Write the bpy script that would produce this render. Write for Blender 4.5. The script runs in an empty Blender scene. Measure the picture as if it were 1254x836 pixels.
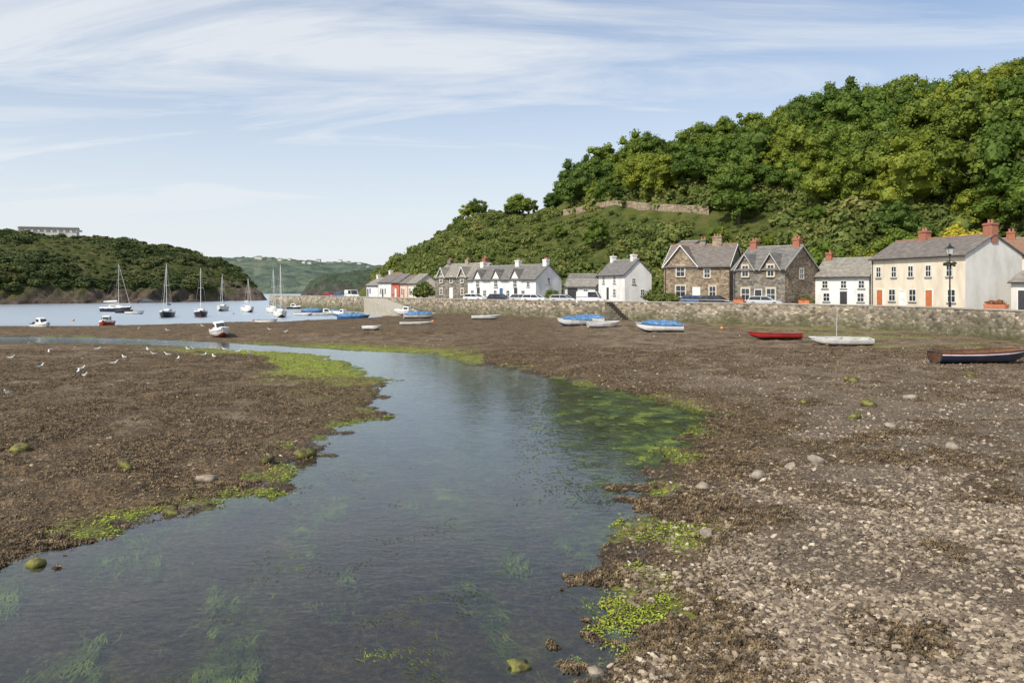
import bpy, math, random
import numpy as np
import bmesh as _bm
from mathutils import Vector, Matrix
random.seed(7); rng=np.random.default_rng(7)
scene=bpy.context.scene
scene.view_settings.view_transform='Standard'
scene.view_settings.look='None'
scene.view_settings.exposure=0
COL=scene.collection
EYE=5.0
def spot(b,d):
    """ground position: image pixel column b as tangent (b-627)/975, depth d along the camera axis"""
    return ((b-627)/975*d, d)  # b is an image pixel column, d the depth along the camera's view
# ------------------------------------------------------------------ materials
def newmat(name):
    m=bpy.data.materials.new(name); m.use_nodes=True
    nt=m.node_tree; b=nt.nodes['Principled BSDF']
    return m,nt,b
def N(nt,t,**k):
    n=nt.nodes.new(t)
    for a,v in k.items(): setattr(n,a,v)
    return n
def ramp(nt,stops):
    r=N(nt,'ShaderNodeValToRGB')
    e=r.color_ramp.elements
    while len(e)<len(stops): e.new(0.5)
    for i,(p,c) in enumerate(stops):
        e[i].position=p; e[i].color=(c[0],c[1],c[2],1)
    return r
def coords(nt,scale=(1,1,1)):
    tc=N(nt,'ShaderNodeTexCoord'); mp=N(nt,'ShaderNodeMapping')
    mp.inputs['Scale'].default_value=scale
    nt.links.new(tc.outputs['Object'],mp.inputs['Vector'])
    return mp.outputs['Vector']
def mixc(nt,f,a,b,mode='MIX'):
    m=N(nt,'ShaderNodeMix',data_type='RGBA',blend_type=mode)
    L=nt.links
    for s,v in ((0,f),(6,a),(7,b)):
        if hasattr(v,'is_linked'): L.new(v,m.inputs[s])
        elif s==0: m.inputs[s].default_value=v
        else: m.inputs[s].default_value=(v[0],v[1],v[2],1)
    return m.outputs[2]
def mth(nt,op,a,b=None,clamp=False):
    m=N(nt,'ShaderNodeMath',operation=op); m.use_clamp=clamp
    for i,v in enumerate((a,b)):
        if v is None: continue
        if hasattr(v,'is_linked'): nt.links.new(v,m.inputs[i])
        else: m.inputs[i].default_value=v
    return m.outputs[0]
def mrange(nt,v,a,b,c,d):
    m=N(nt,'ShaderNodeMapRange')
    for i,q in enumerate((a,b,c,d)): m.inputs[i+1].default_value=q
    nt.links.new(v,m.inputs[0]); return m.outputs[0]
def noise(nt,vec,scale,detail=5,rough=.55,dist=0):
    n=N(nt,'ShaderNodeTexNoise'); n.inputs['Scale'].default_value=scale
    n.inputs['Detail'].default_value=detail; n.inputs['Roughness'].default_value=rough
    n.inputs['Distortion'].default_value=dist
    nt.links.new(vec,n.inputs['Vector']); return n.outputs['Fac']
def bump(nt,b,h,strength,dist):
    bp=N(nt,'ShaderNodeBump'); bp.inputs['Strength'].default_value=strength
    bp.inputs['Distance'].default_value=dist
    nt.links.new(h,bp.inputs['Height']); nt.links.new(bp.outputs[0],b.inputs['Normal'])
def M(name,stops,scale=3,rough=.85,bs=.3,bd=.03,vs=(1,1,1),detail=5,metal=0,spec=.3):
    m,nt,b=newmat(name); v=coords(nt,vs)
    n=noise(nt,v,scale,detail,.62)
    r=ramp(nt,stops); nt.links.new(n,r.inputs[0]); nt.links.new(r.outputs[0],b.inputs['Base Color'])
    b.inputs['Roughness'].default_value=rough; b.inputs['Metallic'].default_value=metal
    b.inputs['Specular IOR Level'].default_value=spec
    if bs: bump(nt,b,n,bs,bd)
    return m
def two(name,a,b,**k): return M(name,[(.32,a),(.68,b)],**k)
def paint(name,c,rough=.4,var=.8): 
    return M(name,[(.3,tuple(x*var for x in c)),(.6,c)],scale=2.2,rough=rough,bs=0.0,spec=.5)
def stone(name,cols,mortar,scale=2.4,vs=(1,1,1.7),moss=None,z0=0,z1=1,mosscol=(.03,.028,.014)):
    m,nt,b=newmat(name); v=coords(nt,vs)
    vo=N(nt,'ShaderNodeTexVoronoi'); vo.inputs['Scale'].default_value=scale; nt.links.new(v,vo.inputs['Vector'])
    ve=N(nt,'ShaderNodeTexVoronoi',feature='DISTANCE_TO_EDGE'); ve.inputs['Scale'].default_value=scale; nt.links.new(v,ve.inputs['Vector'])
    sx=N(nt,'ShaderNodeSeparateColor'); nt.links.new(vo.outputs['Color'],sx.inputs[0])
    r=ramp(nt,cols); nt.links.new(sx.outputs[0],r.inputs[0])
    n=noise(nt,v,.6,8,.75)
    rr=ramp(nt,[(.34,(.38,.38,.36)),(.5,(.85,.84,.8)),(.66,(1.25,1.22,1.16))]); nt.links.new(n,rr.inputs[0])
    c=mixc(nt,1,r.outputs[0],rr.outputs[0],'MULTIPLY')
    e=ramp(nt,[(.02,(1,1,1)),(.09,(0,0,0))]); nt.links.new(ve.outputs['Distance'],e.inputs[0])
    c=mixc(nt,e.outputs[0],c,mortar)
    if moss:
        tc=N(nt,'ShaderNodeTexCoord'); sp=N(nt,'ShaderNodeSeparateXYZ'); nt.links.new(tc.outputs['Object'],sp.inputs[0])
        zz=mth(nt,'ADD',sp.outputs[2],mth(nt,'MULTIPLY',mth(nt,'SUBTRACT',noise(nt,coords(nt,(1,1,.6)),.35,6,.7),.5),4.0))
        c=mixc(nt,mth(nt,'MULTIPLY',mrange(nt,zz,z0,z1,1,0),.85),c,mosscol)
    nt.links.new(c,b.inputs['Base Color']); b.inputs['Roughness'].default_value=.9
    bump(nt,b,ve.outputs['Distance'],.7,.08)
    return m
# ------------------------------------------------------------------ mesh helpers
def link(o): COL.objects.link(o); return o
def fastmesh(name,V,F,mats,mi=None,smooth=False):
    V=np.asarray(V,dtype=np.float32); F=np.asarray(F,dtype=np.int32); k=F.shape[1]
    me=bpy.data.meshes.new(name)
    me.vertices.add(len(V)); me.vertices.foreach_set('co',V.ravel())
    me.loops.add(F.size); me.loops.foreach_set('vertex_index',F.ravel())
    me.polygons.add(len(F)); me.polygons.foreach_set('loop_start',np.arange(0,F.size,k,dtype=np.int32))
    me.polygons.foreach_set('loop_total',np.full(len(F),k,dtype=np.int32))
    for m in mats: me.materials.append(m)
    me.polygons.foreach_set('use_smooth',np.full(len(F),smooth))
    me.update(calc_edges=True); me.validate()
    return me
class B:
    def __init__(s): s.v=[]; s.f=[]; s.m=[]
    def add(s,vs,fs,mi=0):
        o=len(s.v); s.v+= [tuple(p) for p in vs]
        for f in fs: s.f.append([i+o for i in f]); s.m.append(mi)
    def box(s,x0,x1,y0,y1,z0,z1,mi=0,tx=0,ty=0):
        s.add([(x0,y0,z0),(x1,y0,z0),(x1,y1,z0),(x0,y1,z0),(x0+tx,y0+ty,z1),(x1-tx,y0+ty,z1),(x1-tx,y1-ty,z1),(x0+tx,y1-ty,z1)],
          [(3,2,1,0),(4,5,6,7),(0,1,5,4),(1,2,6,5),(2,3,7,6),(3,0,4,7)],mi)
    def loft(s,rings,mi=0,cap=True,close=True):
        n=len(rings[0]); o=len(s.v)
        for r in rings: s.v+=[tuple(p) for p in r]
        for i in range(len(rings)-1):
            for j in range(n if close else n-1):
                a=o+i*n+j; b=o+i*n+(j+1)%n
                s.f.append([a,b,b+n,a+n]); s.m.append(mi)
        if cap:
            s.f.append([o+j for j in range(n)][::-1]); s.m.append(mi)
            s.f.append([o+(len(rings)-1)*n+j for j in range(n)]); s.m.append(mi)
    def tube(s,pts,r,n=6,mi=0):
        pts=[Vector(p) for p in pts]; rs=r if isinstance(r,(list,tuple)) else [r]*len(pts)
        rings=[]
        for i,p in enumerate(pts):
            t=(pts[min(i+1,len(pts)-1)]-pts[max(i-1,0)]).normalized()
            a=t.cross(Vector((0,0,1))); 
            if a.length<.05: a=t.cross(Vector((1,0,0)))
            a.normalize(); c=a.cross(t)
            rings.append([p+(a*math.cos(q)+c*math.sin(q))*rs[i] for q in [2*math.pi*k/n for k in range(n)]])
        s.loft(rings,mi)
    def extr(s,prof,axis,a,b,mi=0):
        if axis=='x': R=[[(x,p[0],p[1]) for p in prof] for x in (a,b)]
        else: R=[[(p[0],y,p[1]) for p in prof] for y in (a,b)]
        s.loft(R,mi)
    def mesh(s,name,mats,smooth=False):
        me=bpy.data.meshes.new(name); me.from_pydata(s.v,[],s.f)
        for m in mats: me.materials.append(m)
        me.polygons.foreach_set('material_index',s.m)
        me.polygons.foreach_set('use_smooth',[smooth]*len(s.f))
        bm=_bm.new(); bm.from_mesh(me); _bm.ops.recalc_face_normals(bm,faces=bm.faces); bm.to_mesh(me); bm.free()
        me.update(); return me
    def obj(s,name,mats,parent=None,smooth=False):
        o=bpy.data.objects.new(name,s.mesh(name,mats if isinstance(mats,list) else [mats],smooth)); link(o)
        if parent: o.parent=parent
        return o
def child(name,me,parent,loc=(0,0,0),rotz=0):
    o=bpy.data.objects.new(name,me); link(o); o.parent=parent; o.location=loc; o.rotation_euler[2]=rotz; return o
def tag(o,label,cat,group=None,kind=None):
    o['label']=label; o['category']=cat
    if group: o['group']=group
    if kind: o['kind']=kind
def root(name,label,cat,loc=(0,0,0),rot=(0,0,0),group=None):
    o=bpy.data.objects.new(name,None); link(o); o.empty_display_size=.3
    o.location=loc; o.rotation_euler=rot; tag(o,label,cat,group); return o
def bevel(o,w=.04,seg=2):
    m=o.modifiers.new('bevel','BEVEL'); m.width=w; m.segments=seg; m.limit_method='ANGLE'
# ------------------------------------------------------------------ noise in numpy
def vnoise(x,y,seed=0):
    xi=np.floor(x).astype(np.int64); yi=np.floor(y).astype(np.int64); fx=x-xi; fy=y-yi
    fx=fx*fx*(3-2*fx); fy=fy*fy*(3-2*fy)
    def h(a,b):
        n=(a*374761393+b*668265263+seed*982451653)&0xffffffff
        n=((n^(n>>13))*1274126177)&0xffffffff
        return ((n^(n>>16))&0xffff)/65535.0
    return (h(xi,yi)*(1-fx)+h(xi+1,yi)*fx)*(1-fy)+(h(xi,yi+1)*(1-fx)+h(xi+1,yi+1)*fx)*fy
def fbm(x,y,sc,oc=4,seed=0,g=.5):
    t=0;a=1;w=0
    for i in range(oc):
        t=t+a*vnoise(x*sc+i*17.3,y*sc-i*9.1,seed+i); w+=a; a*=g; sc*=2.03
    return t/w
def sstep(a,b,x):
    t=np.clip((x-a)/(b-a),0,1); return t*t*(3-2*t)
def catmull(P,k=3):
    P=np.array(P,float); out=[]; n=len(P)
    for i in range(n-1):
        p0=P[max(i-1,0)];p1=P[i];p2=P[i+1];p3=P[min(i+2,n-1)]
        for j in range(k):
            t=j/k; out.append(.5*((2*p1)+(-p0+p2)*t+(2*p0-5*p1+4*p2-p3)*t*t+(-p0+3*p1-3*p2+p3)*t**3))
    out.append(P[-1]); return np.array(out)
def sdist(X,Y,P):
    d=np.full(X.shape,1e9); ins=np.zeros(X.shape,bool); n=len(P)
    for i in range(n):
        a=P[i]; b=P[(i+1)%n]; e=b-a; L=e@e
        if L<1e-9: continue
        t=np.clip(((X-a[0])*e[0]+(Y-a[1])*e[1])/L,0,1)
        d=np.minimum(d,(X-a[0]-t*e[0])**2+(Y-a[1]-t*e[1])**2)
        if abs(e[1])>1e-9:
            c=((a[1]>Y)!=(b[1]>Y))&(X<(e[0])*(Y-a[1])/e[1]+a[0]); ins^=c
    return np.where(ins,-1,1)*np.sqrt(d)
# ------------------------------------------------------------------ layout of the place, outlines read off image pixels
def shore(b,y): return spot(b,EYE*975/(y-352))
right_bank=[shore(*p) for p in [(690,836),(722,775),(712,715),(768,668),(822,628),(800,600),(850,562),(862,530),(838,503),(775,484),(700,466),(625,451),(560,441),(500,434),(430,430),(330,424),(200,417),(100,414),(0,413),(-250,412)]]
right_bank=[(-.5,-5),(0.2,4),(.55,7.5)]+right_bank
left_bank=[shore(*p) for p in [(-250,415),(0,418.5),(100,419.5),(200,422),(280,427),(360,431.5),(420,440),(455,457),(472,480),(452,508),(432,530),(385,553),(330,582),(295,610),(210,632),(130,650),(50,670),(-30,695),(-250,740)]]+[(-16,8),(-18,-5)]
RIVER=np.vstack([catmull(right_bank),catmull(left_bank)])
QUAY=[(44.5,5),(44.5,25),(44.2,45),spot(1254,66),spot(1190,72),spot(1130,79),spot(1065,85.5),spot(1000,91),spot(920,97),spot(850,102),spot(760,110),spot(640,122),spot(540,138),spot(460,160),spot(400,178),spot(330,200)]
QUAYS=catmull(QUAY,4)
est=[shore(-900,399),shore(-300,400),shore(0,399),shore(130,399.5),shore(230,397),shore(330,394.5),shore(420,390.5),shore(470,387),shore(520,384.5),spot(545,150),spot(470,210),(0,600),(-900,600),(-900,110)]
EST=np.array(est)
U0,U1,NU=-1.2,1.2,1000
Y0,Y1,NY=4.5,165.0,800
us=np.linspace(U0,U1,NU); ls=np.linspace(math.log(Y0),math.log(Y1),NY); ys=np.exp(ls)
UU,YY=np.meshgrid(us,ys); XX=UU*YY
wig=(fbm(XX,YY,.35,3,5)-.5)*2.6+(fbm(XX,YY,1.6,4,9,.6)-.5)*2.0
sr=sdist(XX,YY,RIVER)
SR=sr+wig*np.where(YY>60,.35,1.0)-sstep(50,65,YY)*.8
se=sdist(XX,YY,EST)+(fbm(XX,YY,.12,3,3)-.5)*6
out=np.maximum(SR,0); inn=np.maximum(-SR,0)
leftside=sstep(0,-6,XX+2)*(YY<80)
hh=.50-.22*leftside
Z=hh*(1-np.exp(-out/6))-.24*(1-np.exp(-inn/2.0))
land=sstep(-.5,.5,SR)
Z+=land*((fbm(XX,YY,.22,3,21)-.5)*.25*sstep(0,5,SR))
patch=sstep(.40,.60,fbm(XX,YY,.45,4,57))
lump=(fbm(XX,YY,1.9,4,31,.55)-.42)*.26+(fbm(XX,YY,8.,3,37)-.5)*.07
weedy=1-sstep(.7,3.4,SR+(fbm(XX,YY,.5,3,55)-.5)*4+sstep(18,30,YY)*-1.5)*sstep(.5,2,XX)*(1-sstep(30,56,YY+(fbm(XX,YY,.3,2,50)-.5)*22))
weedy=np.maximum(weedy,.8*sstep(.58,.66,fbm(XX,YY,.55,4,58)))
Z+=sstep(-1.2,.6,SR)*lump*(.22+.78*weedy)*(.5+.5*patch)
Z+=(1-land)*((fbm(XX,YY,1.2,4,61)-.5)*.14)
wb=np.exp(-((XX-6.4)/3.1)**2-((YY-30)/9)**2)*2.0*sstep(.3,-.4,SR)
Z+=np.clip(wb,0,1)*.12
Z=np.where(SR<-.3,np.minimum(Z,-.035),Z)
Z=np.where(se<12,Z*sstep(-2,12,se)+0.02,Z)
Z=np.where(se<0,-1.6*(1-np.exp(se/9)),Z)
stony=(1-weedy)
midgravel=np.clip(sstep(4,9,SR)*sstep(2,10,XX)*sstep(24,40,YY)+.9*leftside*sstep(1.5,5,SR)*(1-patch),0,1)
algae=np.zeros_like(Z)
bank=np.exp(-((XX+15)/10.0)**2-((YY-54)/11)**2)*3*(1-sstep(2.5,6,SR+(fbm(XX,YY,.4,3,78)-.5)*4))*(XX<-2)*(SR>-1.2)
algae+=bank*(.55+.45*sstep(.4,.55,fbm(XX,YY,.8,3,79)))
algae+=.4*wb*sstep(.42,.55,fbm(XX,YY,1.2,5,80,.6))
algae+=.9*np.exp(-(SR/.8)**2)*sstep(.48,.62,fbm(XX,YY,.8,4,71))
sub=sstep(.44,.64,fbm(XX*1.5+YY*.5,YY*.45,.7,5,73,.6))*(SR<-.5)
algae+=.30*sub
algae+=.5*sstep(.5,.7,fbm(XX,YY,.25,3,75))*sstep(50,70,YY)*(XX>24)
algae=np.clip(algae,0,1)
wet=sstep(.9,-.1,SR)
MASK=np.stack([np.clip(stony,0,1),algae,wet,midgravel],-1)
def gget(A,x,y):
    x=np.asarray(x,float);y=np.asarray(y,float)
    fu=np.clip((x/y-U0)/(U1-U0)*(NU-1),0,NU-1.001); fy=np.clip((np.log(y)-ls[0])/(ls[-1]-ls[0])*(NY-1),0,NY-1.001)
    i=fu.astype(int);j=fy.astype(int);a=fu-i;b=fy-j
    return (A[j,i]*(1-a)+A[j,i+1]*a)*(1-b)+(A[j+1,i]*(1-a)+A[j+1,i+1]*a)*b
def gz(x,y): return gget(Z,x,y)
def g1(x,y): return float(gz(np.array([x]),np.array([y]))[0])
def gridfaces(nr,nc):
    i=np.arange(nr-1)[:,None]*nc+np.arange(nc-1)[None,:]
    return np.stack([i,i+1,i+1+nc,i+nc],-1).reshape(-1,4)
def ground_mat():
    m,nt,b=newmat('shore_ground'); v=coords(nt)
    at=N(nt,'ShaderNodeAttribute',attribute_name='mask'); sp=N(nt,'ShaderNodeSeparateColor'); nt.links.new(at.outputs['Color'],sp.inputs[0])
    S,A,W=sp.outputs; G=at.outputs['Alpha']
    n1=noise(nt,v,9,7,.75); n2=noise(nt,v,.8,6,.7); n3=noise(nt,v,30,3,.65)
    r1=ramp(nt,[(.34,(.025,.017,.010)),(.5,(.095,.066,.037)),(.66,(.25,.18,.105))]); nt.links.new(n1,r1.inputs[0])
    r2=ramp(nt,[(.35,(.55,.54,.5)),(.65,(1.3,1.24,1.14))]); nt.links.new(n2,r2.inputs[0])
    weed=mixc(nt,1,r1.outputs[0],r2.outputs[0],'MULTIPLY')
    vo=N(nt,'ShaderNodeTexVoronoi'); vo.inputs['Scale'].default_value=24; nt.links.new(v,vo.inputs['Vector'])
    vc=N(nt,'ShaderNodeSeparateColor'); nt.links.new(vo.outputs['Color'],vc.inputs[0])
    r3=ramp(nt,[(.0,(.05,.037,.026)),(.45,(.125,.094,.066)),(.8,(.25,.195,.137)),(1,(.42,.34,.245))]); nt.links.new(vc.outputs[0],r3.inputs[0])
    r4=ramp(nt,[(.40,(.03,.022,.017)),(.60,(.135,.10,.071))]); nt.links.new(noise(nt,v,.8,8,.75),r4.inputs[0])
    grav=mixc(nt,mth(nt,'MULTIPLY',n3,1.05,True),r4.outputs[0],r3.outputs[0])
    c=mixc(nt,S,weed,grav)
    mid=mixc(nt,.65,weed,mixc(nt,1,grav,(1.45,1.42,1.38),'MULTIPLY'))
    r5=ramp(nt,[(.40,(0,0,0)),(.58,(1,1,1))]); nt.links.new(noise(nt,v,.4,7,.7),r5.inputs[0])
    c=mixc(nt,mth(nt,'MULTIPLY',G,r5.outputs[0]),c,mid)
    r6=ramp(nt,[(.35,(.07,.10,.012)),(.65,(.30,.36,.035))]); nt.links.new(n1,r6.inputs[0])
    r7=ramp(nt,[(.40,(0,0,0)),(.52,(1,1,1))]); nt.links.new(noise(nt,coords(nt,(2.6,1,1)),2.6,7,.75,.8),r7.inputs[0])
    c=mixc(nt,mth(nt,'MULTIPLY',A,r7.outputs[0],True),c,r6.outputs[0])
    dk=mixc(nt,1,c,(.5,.5,.48),'MULTIPLY')
    c=mixc(nt,W,c,dk)
    nt.links.new(c,b.inputs['Base Color'])
    mr=mth(nt,'SUBTRACT',.88,mth(nt,'MULTIPLY',W,.4)); nt.links.new(mr,b.inputs['Roughness'])
    b.inputs['Specular IOR Level'].default_value=.3
    bump(nt,b,mth(nt,'ADD',n1,mth(nt,'MULTIPLY',n3,.5)),.9,.06)
    return m
me=fastmesh('ground',np.stack([XX,YY,Z],-1).reshape(-1,3),gridfaces(NY,NU),[ground_mat()],smooth=True)
ca=me.color_attributes.new('mask','FLOAT_COLOR','POINT'); ca.data.foreach_set('color',MASK.reshape(-1).astype(np.float32))
o=link(bpy.data.objects.new('ground',me)); tag(o,'brown weedy mud and shingle exposed at low tide','ground',kind='structure')
mud=two('sea_bed_mud',(.02,.022,.016),(.05,.045,.03),scale=.5)
def sheet(z): 
    b_=B(); b_.add([(-4000,-200,z),(4000,-200,z),(4000,6000,z),(-4000,6000,z)],[(0,1,2,3)]); return b_
o=sheet(-1.75).obj('sea_bed',mud); tag(o,'dark muddy bed beneath the estuary water','sea bed',kind='structure')
def water_mat():
    m=bpy.data.materials.new('river_water'); m.use_nodes=True; nt=m.node_tree; nt.nodes.clear()
    out_=N(nt,'ShaderNodeOutputMaterial'); gl=N(nt,'ShaderNodeBsdfGlossy'); tr=N(nt,'ShaderNodeBsdfTransparent'); mx=N(nt,'ShaderNodeMixShader')
    df=N(nt,'ShaderNodeBsdfDiffuse'); mx2=N(nt,'ShaderNodeMixShader')
    fr=N(nt,'ShaderNodeFresnel'); fr.inputs[0].default_value=1.40
    gl.inputs['Color'].default_value=(.90,.96,1,1)
    tc=N(nt,'ShaderNodeTexCoord'); sp=N(nt,'ShaderNodeSeparateXYZ'); nt.links.new(tc.outputs['Object'],sp.inputs[0])
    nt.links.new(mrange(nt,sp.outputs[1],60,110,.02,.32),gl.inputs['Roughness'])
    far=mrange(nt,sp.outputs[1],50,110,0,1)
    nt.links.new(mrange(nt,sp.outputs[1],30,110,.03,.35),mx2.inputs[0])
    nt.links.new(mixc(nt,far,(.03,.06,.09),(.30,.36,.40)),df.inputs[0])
    tr.inputs[0].default_value=(.90,.94,.92,1)
    v=coords(nt,(1,1.8,1))
    n1=noise(nt,v,2.2,4,.55,.8); n2=noise(nt,v,.3,3,.5)
    h=mth(nt,'ADD',n1,mth(nt,'MULTIPLY',n2,1.2))
    bp=N(nt,'ShaderNodeBump'); bp.inputs['Strength'].default_value=.3; bp.inputs['Distance'].default_value=.028
    nt.links.new(h,bp.inputs['Height'])
    for n in (gl,fr): nt.links.new(bp.outputs[0],n.inputs['Normal'])
    nt.links.new(tr.outputs[0],mx2.inputs[1]); nt.links.new(df.outputs[0],mx2.inputs[2])
    nt.links.new(fr.outputs[0],mx.inputs[0]); nt.links.new(mx2.outputs[0],mx.inputs[1]); nt.links.new(gl.outputs[0],mx.inputs[2])
    nt.links.new(mx.outputs[0],out_.inputs[0]); return m
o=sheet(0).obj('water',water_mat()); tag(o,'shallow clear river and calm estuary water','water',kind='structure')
# ------------------------------------------------------------------ hills
def hill_mat(name,greens,rock,rz=None,sc=.22):
    m,nt,b=newmat(name); v=coords(nt)
    n=noise(nt,v,sc,8,.78); r=ramp(nt,greens); nt.links.new(n,r.inputs[0])
    g=N(nt,'ShaderNodeNewGeometry'); sp=N(nt,'ShaderNodeSeparateXYZ'); nt.links.new(g.outputs['Normal'],sp.inputs[0])
    sl=ramp(nt,[(.40,(1,1,1)),(.58,(0,0,0))]); nt.links.new(sp.outputs[2],sl.inputs[0])
    rn=noise(nt,coords(nt,(1,1,.45)),.3,9,.85)
    r2=ramp(nt,[(.38,(rock[0]*.16,rock[1]*.15,rock[2]*.15)),(.5,(rock[0]*.6,rock[1]*.58,rock[2]*.58)),(.62,rock)]); nt.links.new(rn,r2.inputs[0])
    f=sl.outputs[0]
    if rz:
        tc=N(nt,'ShaderNodeTexCoord'); s2=N(nt,'ShaderNodeSeparateXYZ'); nt.links.new(tc.outputs['Object'],s2.inputs[0])
        zz=mth(nt,'ADD',s2.outputs[2],mth(nt,'MULTIPLY',mth(nt,'SUBTRACT',noise(nt,v,.06,5,.7),.5),26))
        f=mth(nt,'MAXIMUM',mth(nt,'MULTIPLY',f,.6),mrange(nt,zz,rz[0],rz[1],1,0))
    c=mixc(nt,f,r.outputs[0],r2.outputs[0])
    nt.links.new(c,b.inputs['Base Color']); b.inputs['Roughness'].default_value=.95; b.inputs['Specular IOR Level'].default_value=.1
    bump(nt,b,mth(nt,'ADD',n,rn),1,1.6); return m
class Hill:
    def __init__(s,bs,dF,dC,zC,z0,prof,seed,amp,ridge=0):
        s.bs=bs;s.dF=dF;s.dC=dC;s.zC=zC;s.z0=z0;s.prof=prof;s.seed=seed;s.amp=amp;s.rg=ridge
    def z(s,b,d):
        f=np.interp(b,s.bs,s.dF);c=np.interp(b,s.bs,s.dC);zc=np.interp(b,s.bs,s.zC)
        z0=np.interp(b,s.bs,s.z0); x=(b-627)/975*d
        t=(d-f)/(c-f)
        if s.rg: t=t-(fbm(x,x*0,.06,5,s.seed+3,.65)-.4)*s.rg*np.clip(1-t,0,1)
        g=np.interp(np.clip(t,0,1),*s.prof)
        z=z0+(zc-z0)*g-np.maximum(t-1,0)*4
        return z+(fbm(x,d,.07,4,s.seed)-.5)*s.amp*sstep(0,.15,t)+(fbm(x,d,.5,3,s.seed+5)-.5)*s.amp*.3*sstep(0,.15,t)
    def pt(s,b,t):
        d=np.interp(b,s.bs,s.dF)*(1-t)+np.interp(b,s.bs,s.dC)*t
        return (b-627)/975*d,d,s.z(b,d)
    def build(s,name,mat,label,nb,nt_):
        b=np.linspace(s.bs[0],s.bs[-1],nb); t=np.linspace(0,1.7,nt_)
        bb,tt=np.meshgrid(b,t); X,D,Zz=s.pt(bb,tt)
        me=fastmesh(name,np.stack([X,D,Zz],-1).reshape(-1,3),gridfaces(nt_,nb),[mat],smooth=True)
        o=link(bpy.data.objects.new(name,me)); tag(o,label,'hill',kind='structure'); return o
def zsil(ysil,dC,h): return [5+(352-y)*d/975-hh for y,d,hh in zip(ysil,dC,h)]
bR=[436,446,465,490,520,553,600,650,700,760,850,950,1040,1150,1254,1400,1800]
yR=[362,352,333,312,292,270,253,243,203,179,154,130,110,104,67,48,40]
dCR=[275,275,275,270,260,255,250,250,250,240,225,215,205,200,195,190,180]
hR=[0,0,1,1.5,2,2,2,4,8.5,9.5,9.5,9.5,9.5,9.5,8.5,8,8]
hillR=Hill(bR,[220,218,214,200,188,178,172,164,156,149,138,130,122,112,104,95,80],dCR,zsil(yR,dCR,hR),[-3,0]+[2.4]*15,([0,.15,.5,1],[0,.2,.64,1]),11,3.)
WB=[630,692,770,857,960]; WT=[.64,.58,.47,.36,.30]
greens=[(.32,(.045,.065,.018)),(.45,(.09,.12,.03)),(.56,(.15,.165,.045)),(.68,(.21,.16,.08))]
hillR.build('hill',hill_mat('wooded_hill_ground',greens,(.26,.2,.14)),'steep green hillside above the harbour cottages',300,120)
bL=[-500,-200,0,60,100,150,200,240,270,290,308,322,334]
yL=[264,267,273,279,282,288,297,306,318,329,342,356,374]
dCL=[330,330,330,335,340,345,350,355,350,345,335,325,316]
hillL=Hill(bL,[200,215,228,234,240,250,265,276,285,292,298,302,308],dCL,zsil(yL,dCL,[2.2]*13),[-2]*13,([0,.015,.04,.07,.10,.16,.5,1],[0,.09,.12,.22,.28,.37,.68,1]),23,6.,.3)
hillL.build('headland_hill',hill_mat('headland_ground',[(.36,(.04,.055,.018)),(.5,(.085,.10,.032)),(.62,(.16,.145,.062))],(.22,.175,.14),(2,7)),'rocky headland with green scrub above brown cliffs',520,260)
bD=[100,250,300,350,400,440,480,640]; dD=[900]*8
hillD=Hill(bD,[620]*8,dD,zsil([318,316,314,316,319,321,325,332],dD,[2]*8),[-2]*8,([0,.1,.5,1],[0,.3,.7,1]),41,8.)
hillD.build('distant_hill',hill_mat('haze_tinted_hill_ground',[(.42,(.06,.09,.075)),(.5,(.095,.13,.10)),(.6,(.16,.19,.13))],(.16,.17,.16),None,.05),'hazy distant hill across the bay',200,60)  # distance haze is painted in: hill greens and rock tinted bluish
bM=[368,380,400,430,450,480,520]; dM=[480]*7
hillM=Hill(bM,[430]*7,dM,zsil([362,346,336,333,334,334,340],dM,[0]*7),[-2]*7,([0,.3,.6,1],[0,.5,.8,1]),43,7.)
hillM.build('far_headland_hill',hill_mat('far_headland_ground',[(.4,(.045,.065,.045)),(.6,(.09,.12,.07))],(.16,.14,.125),(2,7)),'dark green headland beyond the harbour mouth',120,50)
# ------------------------------------------------------------------ foliage
def leafmat(name,c1,c2,c3,rnd=True,sc=.5):
    m,nt,b=newmat(name); v=coords(nt)
    n=noise(nt,v,sc,6,.8); r=ramp(nt,[(.34,c1),(.5,c2),(.66,c3)]); nt.links.new(n,r.inputs[0])
    c=r.outputs[0]
    oi=N(nt,'ShaderNodeObjectInfo')
    rr=ramp(nt,[(0,(.45,.58,.5)),(.18,(.9,1,.8)),(.36,(1.35,1.2,.8)),(.52,(.62,.74,.75)),(.68,(1.1,1.1,.9)),(.82,(1.6,1.32,.8)),(.92,(.9,1.0,.8)),(1,(.55,.68,.55))]); nt.links.new(oi.outputs['Random'],rr.inputs[0])
    if rnd: c=mixc(nt,1,c,rr.outputs[0],'MULTIPLY')
    nt.links.new(c,b.inputs['Base Color']); b.inputs['Roughness'].default_value=.65; b.inputs['Specular IOR Level'].default_value=.2
    tl=N(nt,'ShaderNodeBsdfTranslucent'); nt.links.new(c,tl.inputs[0]); mx=N(nt,'ShaderNodeMixShader'); mx.inputs[0].default_value=.25
    nt.links.new(b.outputs[0],mx.inputs[1]); nt.links.new(tl.outputs[0],mx.inputs[2]); nt.links.new(mx.outputs[0],nt.nodes['Material Output'].inputs[0])
    return m
LEAF=leafmat('broadleaf_foliage',(.05,.08,.014),(.12,.17,.03),(.21,.26,.055))
LEAFB=leafmat('scrub_foliage',(.055,.08,.018),(.13,.165,.038),(.25,.235,.075),False,.13)
LEAFD=leafmat('headland_foliage',(.03,.048,.016),(.07,.095,.028),(.15,.15,.05),False,.08)
YEL=leafmat('yellow_foliage',(.22,.21,.02),(.42,.37,.035),(.58,.5,.06),False)
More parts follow.
